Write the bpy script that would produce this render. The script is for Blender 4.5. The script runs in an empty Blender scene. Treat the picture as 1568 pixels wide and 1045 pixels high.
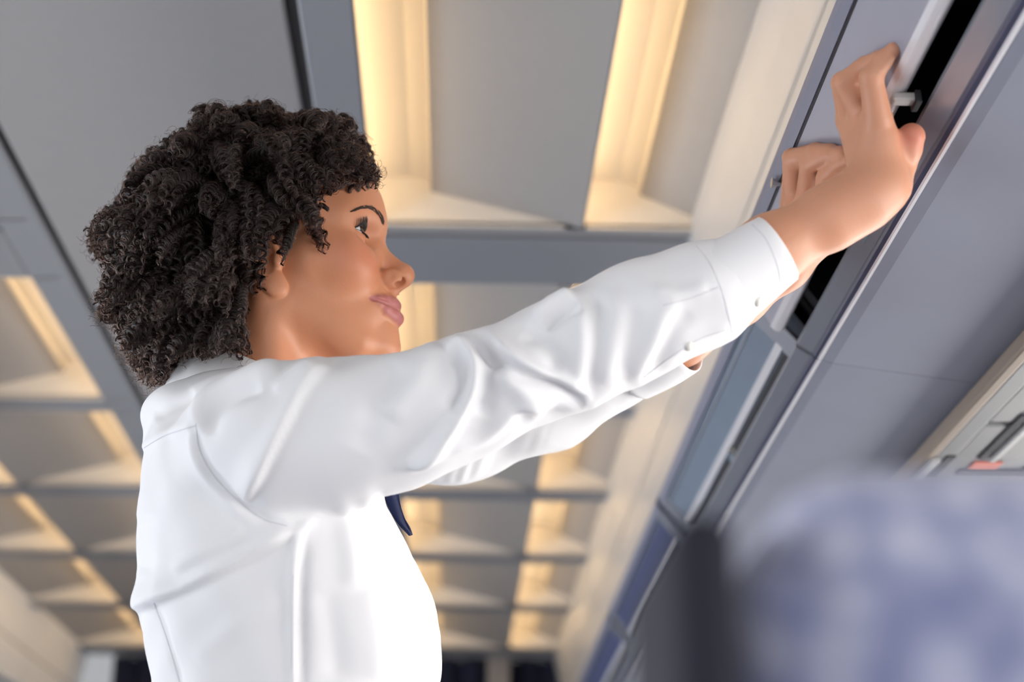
import bpy, bmesh, math, random
import numpy as np
from mathutils import Vector, Matrix
from mathutils.bvhtree import BVHTree

random.seed(7)
rng = np.random.default_rng(11)
scene = bpy.context.scene
COL = scene.collection

# ------------------------------------------------------------------ camera
FPX = 2400.0                      # focal length in pixels of the 1568 px wide frame
PITCH = math.atan(978 / FPX)
YAW = math.atan(94 * math.cos(PITCH) / FPX)
CZ = 1.05                         # camera height above the cabin floor
cam_data = bpy.data.cameras.new('camera')
cam_data.sensor_width = 36.0
cam_data.lens = FPX / 1568 * 36.0
cam_data.clip_start = 0.01
cam_data.dof.use_dof = True
cam_data.dof.focus_distance = 1.32
cam_data.dof.aperture_fstop = 3.8
cam = bpy.data.objects.new('camera', cam_data)
COL.objects.link(cam)
cam.location = (0, 0, CZ)
cam.rotation_euler = (math.radians(90) + PITCH, 0, -YAW)
scene.camera = cam

# ------------------------------------------------------------------ world, lights, exposure
world = bpy.data.worlds.new('world')
scene.world = world
world.use_nodes = True
world.node_tree.nodes['Background'].inputs[0].default_value = (0.95, 0.96, 1.0, 1)
world.node_tree.nodes['Background'].inputs[1].default_value = 0.36

def area(name, loc, target, size, size_y, power, color):
    d = bpy.data.lights.new(name, 'AREA')
    d.shape = 'RECTANGLE'; d.size = size; d.size_y = size_y
    d.energy = power; d.color = color
    o = bpy.data.objects.new(name, d); COL.objects.link(o)
    o.location = loc
    o.rotation_euler = (Vector(target) - Vector(loc)).to_track_quat('-Z', 'Y').to_euler()
    return o
# daylight from the rows of cabin windows on both sides, low beside the seats
area('window_daylight_right', (1.55, 1.6, 1.10), (-0.2, 1.6, 1.60), 4.6, 0.55, 78, (1.0, 0.96, 0.92))
area('window_daylight_left', (-2.0, 2.0, 1.15), (0.3, 2.0, 1.70), 5.2, 0.55, 64, (0.90, 0.94, 1.0))
# soft area lamp added behind the camera to fill the front
area('camera_side_fill', (0.25, -1.3, 1.15), (-0.1, 1.3, 1.5), 1.3, 1.5, 9, (1.0, 0.98, 0.96))

scene.view_settings.view_transform = 'Standard'
scene.view_settings.look = 'None'
scene.view_settings.gamma = 1.0
scene.view_settings.use_curve_mapping = False
scene.view_settings.exposure = 0.3
scene.cycles.use_denoising = True
scene.cycles.max_bounces = 8

# ------------------------------------------------------------------ projection helpers
CAMP = np.array([0, 0, CZ])
FW = np.array([math.sin(YAW) * math.cos(PITCH), math.cos(YAW) * math.cos(PITCH), math.sin(PITCH)])
RT = np.array([math.cos(YAW), -math.sin(YAW), 0.0])
UP = np.cross(RT, FW)

def ray(px, py):
    return FW + RT * ((px - 784) / FPX) + UP * ((522.5 - py) / FPX)

def pix(px, py, y):
    """point on the plane Y = y that lies behind a photograph pixel"""
    r = ray(px, py)
    return CAMP + r * (y / r[1])

def depth(p):
    return float((np.asarray(p) - CAMP) @ FW)

def project(V):
    q = V - CAMP
    c = q @ FW
    return np.stack([784 + FPX * (q @ RT) / c, 522.5 - FPX * (q @ UP) / c], -1)

# ------------------------------------------------------------------ materials
def mat(name, col, rough=0.5, metal=0.0, spec=0.5, noise=None, bump=None, emit=None, sub=None, sheen=0.0, attr=None):
    m = bpy.data.materials.new(name)
    m.use_nodes = True
    nt = m.node_tree; b = nt.nodes['Principled BSDF']
    c = (*col, 1)
    b.inputs['Base Color'].default_value = c
    b.inputs['Roughness'].default_value = rough
    b.inputs['Metallic'].default_value = metal
    b.inputs['Specular IOR Level'].default_value = spec
    b.inputs['Sheen Weight'].default_value = sheen
    tc = nt.nodes.new('ShaderNodeTexCoord')
    if noise:   # (scale, amount, detail)
        n = nt.nodes.new('ShaderNodeTexNoise'); n.inputs['Scale'].default_value = noise[0]
        n.inputs['Detail'].default_value = noise[2] if len(noise) > 2 else 4
        nt.links.new(tc.outputs['Object'], n.inputs['Vector'])
        mx = nt.nodes.new('ShaderNodeMix'); mx.data_type = 'RGBA'
        mx.inputs['A'].default_value = tuple(x * (1 - noise[1]) for x in col) + (1,)
        mx.inputs['B'].default_value = tuple(min(1, x * (1 + noise[1])) for x in col) + (1,)
        nt.links.new(n.outputs['Fac'], mx.inputs['Factor'])
        nt.links.new(mx.outputs['Result'], b.inputs['Base Color'])
    if attr:
        a = nt.nodes.new('ShaderNodeAttribute'); a.attribute_name = attr
        nt.links.new(a.outputs['Color'], b.inputs['Base Color'])
    if bump:    # (scale, strength, distance)
        n2 = nt.nodes.new('ShaderNodeTexNoise'); n2.inputs['Scale'].default_value = bump[0]
        n2.inputs['Detail'].default_value = 5
        nt.links.new(tc.outputs['Object'], n2.inputs['Vector'])
        bp = nt.nodes.new('ShaderNodeBump'); bp.inputs['Strength'].default_value = bump[1]
        bp.inputs['Distance'].default_value = bump[2]
        nt.links.new(n2.outputs['Fac'], bp.inputs['Height'])
        nt.links.new(bp.outputs['Normal'], b.inputs['Normal'])
    if emit:
        b.inputs['Emission Color'].default_value = (*emit[0], 1)
        b.inputs['Emission Strength'].default_value = emit[1]
    if sub:
        b.inputs['Subsurface Weight'].default_value = sub[0]
        b.inputs['Subsurface Radius'].default_value = sub[1]
        b.inputs['Subsurface Scale'].default_value = sub[2]
    return m

# ------------------------------------------------------------------ mesh helpers
def link(name, me, m=None, parent=None, smooth=False):
    o = bpy.data.objects.new(name, me)
    COL.objects.link(o)
    if m is not None:
        me.materials.append(m)
    if parent is not None:
        o.parent = parent
    if smooth:
        me.polygons.foreach_set('use_smooth', [True] * len(me.polygons))
    return o

def mesh_from(name, V, F):
    me = bpy.data.meshes.new(name)
    me.from_pydata([tuple(v) for v in V], [], [tuple(f) for f in F])
    me.update()
    return me

def tag(o, label=None, category=None, group=None, kind=None):
    if label: o['label'] = label
    if category: o['category'] = category
    if group: o['group'] = group
    if kind: o['kind'] = kind
    return o

def empty(name, loc):
    o = bpy.data.objects.new(name, None); COL.objects.link(o); o.location = loc
    o.empty_display_size = 0.05
    return o

def bevel_box(bm, lo, hi, r=0.0, seg=2):
    res = bmesh.ops.create_cube(bm, size=1.0)
    vs = res['verts']
    for v in vs:
        v.co = Vector([lo[i] if v.co[i] < 0 else hi[i] for i in range(3)])
    if r > 0:
        es = list({e for v in vs for e in v.link_edges})
        bmesh.ops.bevel(bm, geom=es, offset=r, segments=seg, affect='EDGES', profile=0.5)

def box(name, lo, hi, m, parent=None, r=0.0, seg=2):
    bm = bmesh.new(); bevel_box(bm, lo, hi, r, seg)
    me = bpy.data.meshes.new(name); bm.to_mesh(me); bm.free()
    return link(name, me, m, parent, smooth=False)

def extrude_y(name, prof, y0, y1, m, parent=None, smooth=False, close=True, caps=True):
    """prism along Y from an (x, z) profile"""
    n = len(prof)
    V = [(x, y0, z) for x, z in prof] + [(x, y1, z) for x, z in prof]
    F = []
    for i in range(n if close else n - 1):
        j = (i + 1) % n
        F.append((i, j, n + j, n + i))
    if caps and close:
        F.append(tuple(range(n - 1, -1, -1))); F.append(tuple(range(n, 2 * n)))
    me = mesh_from(name, V, F)
    bm = bmesh.new(); bm.from_mesh(me); bmesh.ops.recalc_face_normals(bm, faces=bm.faces); bm.to_mesh(me); bm.free()
    return link(name, me, m, parent, smooth)

def tube_mesh(pts, rad, sides=8, caps=True):
    pts = np.asarray(pts, float); n = len(pts)
    rad = np.full(n, rad) if np.isscalar(rad) else np.asarray(rad, float)
    t = np.gradient(pts, axis=0); t /= np.linalg.norm(t, axis=1)[:, None] + 1e-12
    ref = np.array([0.13, 0.31, 0.94])
    nrm = np.zeros_like(pts)
    v = ref - t[0] * (ref @ t[0]); nrm[0] = v / np.linalg.norm(v)
    for i in range(1, n):
        v = nrm[i - 1] - t[i] * (nrm[i - 1] @ t[i]); nrm[i] = v / (np.linalg.norm(v) + 1e-12)
    bi = np.cross(t, nrm)
    a = np.arange(sides) / sides * 2 * math.pi
    V = (pts[:, None] + rad[:, None, None] * (np.cos(a)[None, :, None] * nrm[:, None] + np.sin(a)[None, :, None] * bi[:, None])).reshape(-1, 3)
    F = []
    for i in range(n - 1):
        for k in range(sides):
            k2 = (k + 1) % sides
            F.append((i * sides + k, i * sides + k2, (i + 1) * sides + k2, (i + 1) * sides + k))
    if caps:
        F.append(tuple(range(sides - 1, -1, -1))); F.append(tuple((n - 1) * sides + k for k in range(sides)))
    return V, F

def tube(name, pts, rad, m, parent=None, sides=8):
    V, F = tube_mesh(pts, rad, sides)
    return link(name, mesh_from(name, V, F), m, parent, smooth=True)

def catmull(P, n):
    """smooth polyline through P (k, d), n samples"""
    P = np.asarray(P, float)
    Q = np.vstack([2 * P[0] - P[1], P, 2 * P[-1] - P[-2]])
    t = np.linspace(0, len(P) - 1 - 1e-9, n); i = t.astype(int); u = (t - i)[:, None]
    p0, p1, p2, p3 = Q[i], Q[i + 1], Q[i + 2], Q[i + 3]
    return 0.5 * (2 * p1 + (p2 - p0) * u + (2 * p0 - 5 * p1 + 4 * p2 - p3) * u ** 2 + (3 * p1 - p0 - 3 * p2 + p3) * u ** 3)

# ------------------------------------------------------------------ implicit surfaces (for the figure)
def smin(a, b, k):
    h = np.clip(0.5 + 0.5 * (b - a) / k, 0, 1)
    return b * (1 - h) + a * h - k * h * (1 - h)

def smax(a, b, k):
    return -smin(-a, -b, k)

def ell(P, c, r):
    q = P - np.asarray(c, np.float32)
    r = np.asarray(r, np.float32)
    k0 = np.sqrt(((q / r) ** 2).sum(-1)); k1 = np.sqrt(((q / (r * r)) ** 2).sum(-1)) + 1e-9
    return k0 * (k0 - 1) / k1

def cone(P, a, b, ra, rb):
    a = np.asarray(a, np.float32); b = np.asarray(b, np.float32)
    ab = b - a
    t = np.clip(((P - a) @ ab) / (ab @ ab), 0, 1)
    return np.sqrt(((P - a - t[..., None] * ab) ** 2).sum(-1)) - (ra + (rb - ra) * t)

def chain(P, pts, rads, k):
    d = None
    for i in range(len(pts) - 1):
        e = cone(P, pts[i], pts[i + 1], rads[i], rads[i + 1])
        d = e if d is None else smin(d, e, k)
    return d

def surface(f, lo, hi, h, proj=2, block=8):
    """surface nets of f = 0, evaluated finely only near the surface, vertices pulled onto it"""
    lo = np.asarray(lo, float); hi = np.asarray(hi, float)
    nb = np.ceil((hi - lo) / (h * block)).astype(int)
    n = nb * block
    gx = [(np.arange(nb[i]) + 0.5) * block * h + lo[i] for i in range(3)]
    C = np.stack(np.meshgrid(*gx, indexing='ij'), -1).reshape(-1, 3).astype(np.float32)
    fc = np.concatenate([f(c) for c in np.array_split(C, max(1, len(C) // 200000))])
    near = np.abs(fc) < block * h * 1.4
    fc3 = fc.reshape(nb)
    D = np.repeat(np.repeat(np.repeat(fc3, block, 0), block, 1), block, 2).astype(np.float32)
    idx = np.argwhere(near.reshape(nb))
    o = np.stack(np.meshgrid(*[np.arange(block)] * 3, indexing='ij'), -1).reshape(-1, 3)
    for part in np.array_split(idx, max(1, len(idx) // 600)):
        ii = (part[:, None] * block + o[None]).reshape(-1, 3)
        D[ii[:, 0], ii[:, 1], ii[:, 2]] = f((ii * h + lo).astype(np.float32))
    S = D < 0
    m = n - 1
    cnt = np.zeros(m, np.int8)
    for dx in (0, 1):
        for dy in (0, 1):
            for dz in (0, 1):
                cnt += S[dx:dx + m[0], dy:dy + m[1], dz:dz + m[2]]
    cells = np.argwhere((cnt > 0) & (cnt < 8))
    vid = np.full(m, -1, np.int32); vid[cells[:, 0], cells[:, 1], cells[:, 2]] = np.arange(len(cells))
    acc = np.zeros((len(cells), 3)); num = np.zeros(len(cells))
    corners = [(a, b, c) for a in (0, 1) for b in (0, 1) for c in (0, 1)]
    for a in corners:
        for ax in range(3):
            if a[ax]: continue
            b = list(a); b[ax] = 1
            fa = D[cells[:, 0] + a[0], cells[:, 1] + a[1], cells[:, 2] + a[2]]
            fb = D[cells[:, 0] + b[0], cells[:, 1] + b[1], cells[:, 2] + b[2]]
            s = (fa < 0) != (fb < 0)
            t = np.where(s, fa / np.where(s, fa - fb, 1), 0)
            p = np.array(a, float)[None].repeat(len(cells), 0); p[:, ax] += t
            acc[s] += p[s]; num[s] += 1
    V = (cells + acc / num[:, None]) * h + lo
    F = []
    for ax in range(3):
        a1, a2 = (ax + 1) % 3, (ax + 2) % 3
        sl0 = [slice(1, m[i]) for i in range(3)]; sl1 = [slice(1, m[i]) for i in range(3)]
        sl0[ax] = slice(0, m[ax]); sl1[ax] = slice(1, m[ax] + 1)
        A = S[tuple(sl0)]; B = S[tuple(sl1)]
        e = np.argwhere(A != B)
        off = np.ones(3, int); off[ax] = 0
        g = e + off
        flip = A[e[:, 0], e[:, 1], e[:, 2]]
        d1 = np.zeros(3, int); d1[a1] = 1; d2 = np.zeros(3, int); d2[a2] = 1
        q = [g - d1 - d2, g - d2, g, g - d1]
        q = np.stack([vid[x[:, 0], x[:, 1], x[:, 2]] for x in q], 1)
        q[~flip] = q[~flip][:, ::-1]
        F.append(q)
    F = np.concatenate(F); F = F[(F >= 0).all(1)]
    V = pull(f, V, h, proj)
    return V, F

def grad(f, V, e, v0):
    G = np.zeros((len(V), 3))
    for i in range(3):
        d = np.zeros(3, np.float32); d[i] = e
        G[:, i] = (f((V + d).astype(np.float32)) - v0) / e
    return G

def pull(f, V, h, it):
    for _ in range(it):
        v = f(V.astype(np.float32)); G = grad(f, V, h * 0.3, v)
        g2 = (G ** 2).sum(1) + 1e-6
        s = np.clip(v / np.sqrt(g2), -h, h) / np.sqrt(g2)
        V = V - 0.9 * G * s[:, None]
    return V

def vnormals(V, F):
    a = V[F[:, 2]] - V[F[:, 0]]; b = V[F[:, 3]] - V[F[:, 1]]
    fn = np.cross(a, b)
    N = np.zeros_like(V)
    for k in range(4):
        np.add.at(N, F[:, k], fn)
    return N / (np.linalg.norm(N, axis=1)[:, None] + 1e-12)

def relax(V, F, it, lam=0.5):
    n = len(V)
    for _ in range(it):
        S = np.zeros_like(V); c = np.zeros(n)
        for k in range(4):
            a, b = F[:, k], F[:, (k + 1) % 4]
            np.add.at(S, a, V[b]); np.add.at(c, a, 1)
            np.add.at(S, b, V[a]); np.add.at(c, b, 1)
        V = V + lam * (S / np.maximum(c, 1)[:, None] - V)
    return V

def quads_mesh(name, V, F):
    me = bpy.data.meshes.new(name)
    me.vertices.add(len(V)); me.vertices.foreach_set('co', np.asarray(V, np.float32).ravel())
    me.loops.add(len(F) * 4); me.polygons.add(len(F))
    me.loops.foreach_set('vertex_index', np.asarray(F, np.int32).ravel())
    me.polygons.foreach_set('loop_start', np.arange(len(F), dtype=np.int32) * 4)
    me.polygons.foreach_set('use_smooth', np.ones(len(F), bool))
    me.update(calc_edges=True); me.validate()
    return me

def set_colors(me, C):
    a = me.color_attributes.new('tint', 'FLOAT_COLOR', 'POINT')
    a.data.foreach_set('color', np.concatenate([C, np.ones((len(C), 1))], 1).astype(np.float32).ravel())

def stroke_dist(P2, line):
    """distance of pixel points to a polyline, signed side, and run 0..1 along it"""
    line = np.asarray(line, float)
    best = np.full(len(P2), 1e9); side = np.zeros(len(P2)); run = np.zeros(len(P2))
    L = np.r_[0, np.cumsum(np.linalg.norm(np.diff(line, axis=0), axis=1))]
    for i in range(len(line) - 1):
        a, b = line[i], line[i + 1]; ab = b - a
        t = np.clip(((P2 - a) @ ab) / (ab @ ab), 0, 1)
        q = P2 - a - t[:, None] * ab
        d = np.hypot(q[:, 0], q[:, 1])
        w = d < best
        best[w] = d[w]
        side[w] = np.sign(ab[0] * q[w, 1] - ab[1] * q[w, 0])
        run[w] = (L[i] + t[w] * (L[i + 1] - L[i])) / L[-1]
    return best, side, run

# ================================================================== materials of the cabin
M_ceil = mat('ceiling_plastic', (0.40, 0.39, 0.39), 0.55, noise=(40, 0.03))
M_beam = mat('ceiling_beam_grey', (0.345, 0.355, 0.38), 0.5)
M_groove = mat('ceiling_groove', (0.10, 0.095, 0.095), 0.7)
M_cove = mat('cove_white', (0.80, 0.76, 0.70), 0.6)
M_louver = mat('louver_beige', (0.45, 0.435, 0.42), 0.55, noise=(30, 0.03))
M_lamp = mat('lamp_tube_warm', (1, 0.9, 0.7), 0.5, emit=((1.0, 0.70, 0.38), 7.2))
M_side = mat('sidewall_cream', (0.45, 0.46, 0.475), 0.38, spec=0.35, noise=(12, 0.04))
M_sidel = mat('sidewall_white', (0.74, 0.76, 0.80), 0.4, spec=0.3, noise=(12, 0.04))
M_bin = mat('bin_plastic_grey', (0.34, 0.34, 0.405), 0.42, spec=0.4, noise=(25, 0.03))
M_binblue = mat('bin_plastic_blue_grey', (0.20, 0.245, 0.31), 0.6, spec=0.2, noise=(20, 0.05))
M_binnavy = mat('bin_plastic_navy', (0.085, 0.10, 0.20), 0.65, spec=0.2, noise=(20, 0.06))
M_frame = mat('bin_frame_slate', (0.23, 0.24, 0.31), 0.5, spec=0.3)
M_edge = mat('bin_edge_pale', (0.70, 0.69, 0.72), 0.25)
M_under = mat('bin_underside_lavender', (0.285, 0.30, 0.365), 0.30, noise=(9, 0.10))
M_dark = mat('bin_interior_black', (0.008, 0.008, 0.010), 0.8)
M_rail = mat('lip_rail_grey', (0.36, 0.38, 0.43), 0.22, metal=0.3)
M_railk = mat('lip_edge_dark', (0.09, 0.095, 0.15), 0.35)
M_rubber = mat('seal_black', (0.02, 0.02, 0.025), 0.6)
M_steel = mat('latch_steel', (0.62, 0.60, 0.57), 0.25, metal=0.9)
M_teal = mat('sticker_teal', (0.16, 0.28, 0.31), 0.5)
M_psu = mat('service_panel_grey', (0.20, 0.205, 0.21), 0.4, noise=(22, 0.05))
M_brown = mat('service_rail_brown', (0.26, 0.21, 0.17), 0.5)
M_red = mat('sticker_red', (0.72, 0.16, 0.08), 0.5)
M_white = mat('plastic_white', (0.42, 0.42, 0.42), 0.35)
M_carpet = mat('carpet_blue', (0.05, 0.06, 0.11), 0.95, noise=(300, 0.3))
M_darksheet = mat('dark_sheet_navy', (0.012, 0.013, 0.035), 0.85, noise=(8, 0.3))  # near-black, the dark of the galley space put into the colour
M_post = mat('bulkhead_cream', (0.36, 0.32, 0.29), 0.5)

ZC = CZ + 1.12                    # height of the ceiling
AX = -0.439                       # centre line of the aisle
Y_END = 5.9
ROWS = [(0.85, 1.50), (1.60, 2.262), (2.49, 3.10), (3.18, 3.72), (3.82, 4.36), (4.46, 5.02), (5.12, 5.72)]

# ------------------------------------------------------------------ ceiling with its lit louvre coffers
def mirror(x):
    return 2 * AX - x

ceiling = box('ceiling', (-1.62, 0.3, ZC + 0.13), (0.62, Y_END, ZC + 0.15), M_beam)
tag(ceiling, kind='structure')

def strip(name, x0, x1, y0, y1, m, z=0.0, t=0.012, r=0.004):
    return box(name, (min(x0, x1), y0, ZC + z), (max(x0, x1), y1, ZC + z + t), m, ceiling, r)

for y0, y1 in ((0.3, 3.135), (3.145, Y_END)):
    strip('aisle_panel', -0.655, -0.223, y0, y1, M_ceil)
for s in (0, 1):
    fx = (lambda x: x) if s == 0 else mirror
    strip('groove', fx(-0.223), fx(-0.206), 0.3, Y_END, M_groove, z=0.010)
    strip('side_beam', fx(-0.207), fx(-0.137), 0.3, Y_END, M_beam, t=0.014)
    ys = [0.3] + [v for r in ROWS for v in r] + [Y_END]
    for i in range(0, len(ys), 2):
        if ys[i + 1] - ys[i] > 0.2 and i > 0:       # the wide beam is where two ceiling modules meet
            strip('cross_beam', fx(-0.137), fx(0.42 if s == 0 else 0.57), ys[i], ys[i] + 0.035, M_ceil)
            strip('groove', fx(-0.05), fx(0.42 if s == 0 else 0.57), ys[i] + 0.035, ys[i] + 0.05, M_groove, z=0.008)
            strip('cross_beam', fx(-0.137), fx(0.42 if s == 0 else 0.57), ys[i] + 0.05, ys[i + 1], M_beam)
        else:
            strip('cross_beam', fx(-0.137), fx(0.42 if s == 0 else 0.57), ys[i], ys[i + 1], M_beam)
    for r, (y0, y1) in enumerate(ROWS):
        for c, (x0, x1, und) in enumerate(((-0.137, 0.197, 0.05), (0.202, 0.43 if s == 0 else 0.57, 0.035))):
            zb = 0.012 if c == 0 else 0.020
            prof = [(x0 - und, zb), (x0 - und, 0.088), (x0 + 0.055, 0.088), (x0 + 0.085, 0.078), (x0 + 0.092, 0.068)]
            P = [(fx(x), ZC + z) for x, z in prof]
            cof = extrude_y('light_coffer', P, y0, y1, M_cove, ceiling, close=False)
            # the two end walls of the coffer
            end = [(x0 - und, 0.0), (x0 - und, 0.09), (x0 + 0.09, 0.09), (x1 + 0.004, 0.008), (x1 + 0.004, 0.0)]
            E_ = [(fx(x), ZC + z) for x, z in end]
            for ya, yb in ((y0 - 0.004, y0), (y1, y1 + 0.004)):
                extrude_y('end_wall', E_, ya, yb, M_cove, cof)
            lv = [(x0 + 0.088, 0.072), (x0 + 0.088, 0.062), (x1 - 0.004, 0.0), (x1, 0.0), (x1, 0.008)]
            extrude_y('louver_panel', [(fx(x), ZC + z) for x, z in lv], y0, y1, M_louver, cof)
            ty = np.linspace(y0 + 0.03, y1 - 0.03, 2)
            tube('lamp_tube', [(fx(x0 - und * 0.72), y, ZC + zb + 0.012) for y in ty], 0.009, M_lamp, cof, 8)

# side panels between the ceiling and the bins, both sides
for s, nm in ((0, 'wall_right'), (1, 'wall_left')):
    fx = (lambda x: x) if s == 0 else mirror
    lx = 0.0 if s == 0 else -0.117
    prof = [(0.372, ZC + 0.004), (0.376, ZC - 0.02), (0.385, ZC - 0.06), (0.393, ZC - 0.12), (0.395, ZC - 0.19), (0.396, ZC - 0.255),
            (0.44, ZC - 0.255), (0.44, ZC + 0.02), (0.372, ZC + 0.02)]
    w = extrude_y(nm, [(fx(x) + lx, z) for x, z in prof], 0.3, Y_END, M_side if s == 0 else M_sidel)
    tag(w, kind='structure')
    extrude_y('trim_strip', [(fx(x) + lx, z) for x, z in ((0.3925, ZC - 0.130), (0.3905, ZC - 0.134), (0.3925, ZC - 0.138), (0.398, ZC - 0.134))],
              0.3, Y_END, M_white, w)

# lower side walls with their row of window openings
for s, nm in ((0, 'wall_right'), (1, 'wall_left')):
    w = bpy.data.objects[nm]
    xa, xb = ((0.955, 0.985) if s == 0 else (-1.985, -1.955))
    box('lower_panel', (xa, -0.6, 0.0), (xb, 6.2, 0.80), M_side, w)
    box('upper_panel', (xa, -0.6, 1.46), (xb, 6.2, CZ + 0.60), M_side, w)
    for k in range(13):
        yk = -0.6 + 0.55 * k
        box('window_pillar', (xa, yk, 0.80), (xb, yk + 0.10, 1.46), M_side, w, 0.004)
    if s == 1:
        box('bin_soffit', (-1.955, 0.3, CZ + 0.57), (-1.38, 6.2, CZ + 0.60), M_under, w)

floor = box('floor', (-2.0, -0.6, -0.02), (1.0, 6.4, 0.0), M_carpet)
tag(floor, kind='structure')

# dark sheet put in for the galley's dark space, and the pale post
dark_sheet = empty('galley_dark_sheet', (-0.4, 6.05, 0))
tag(dark_sheet, 'dark navy sheet put in for the dark space behind the pale post at the far end of the cabin', 'dark sheet')
n = 140
xs = np.linspace(-1.3, 0.5, n)
V = [(x + 0.4, 0.02 * math.sin(x * 60) + 0.006 * math.sin(x * 143), z) for z in (0.02, ZC + 0.02) for x in xs]
F = [(i, i + 1, n + i + 1, n + i) for i in range(n - 1)]
link('cloth', mesh_from('cloth', V, F), M_darksheet, dark_sheet, True)
tube('sheet_rail', [(-0.9, 0, ZC + 0.03), (0.9, 0, ZC + 0.03)], 0.012, M_steel, dark_sheet)
post = empty('galley_post', (0.165, 5.95, 0))
tag(post, 'pale upright post in front of the dark galley sheet', 'post')
box('shaft', (-0.042, -0.03, 0.02), (0.042, 0.03, ZC + 0.02), M_post, post, 0.008)
box('foot_plate', (-0.07, -0.05, 0.0), (0.07, 0.05, 0.02), M_post, post, 0.004)

# ------------------------------------------------------------------ overhead bins
HX, HZ = 0.385, CZ + 0.83         # hinge line of the bin doors
def door_profile(ang):
    """outer face (top edge, rounded corner, sloping face, lower edge) and inner face of a bin door, turned open by ang"""
    outer = [(0.385, 0.830), (0.345, 0.752), (0.3185, 0.704), (0.3135, 0.693), (0.3155, 0.683), (0.3235, 0.6735), (0.343, 0.6510), (0.3605, 0.6305),
             (0.3650, 0.6265), (0.3700, 0.6260), (0.3740, 0.6295), (0.3745, 0.636)]
    inner = [(0.366, 0.650), (0.352, 0.669), (0.340, 0.690), (0.350, 0.716), (0.368, 0.750), (0.400, 0.815)]
    P = []
    for x, z in outer + inner:
        dx, dz = x - 0.385, z - 0.83
        P.append((HX + dx * math.cos(ang) + dz * math.sin(ang), HZ - dx * math.sin(ang) + dz * math.cos(ang)))
    return P

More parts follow.
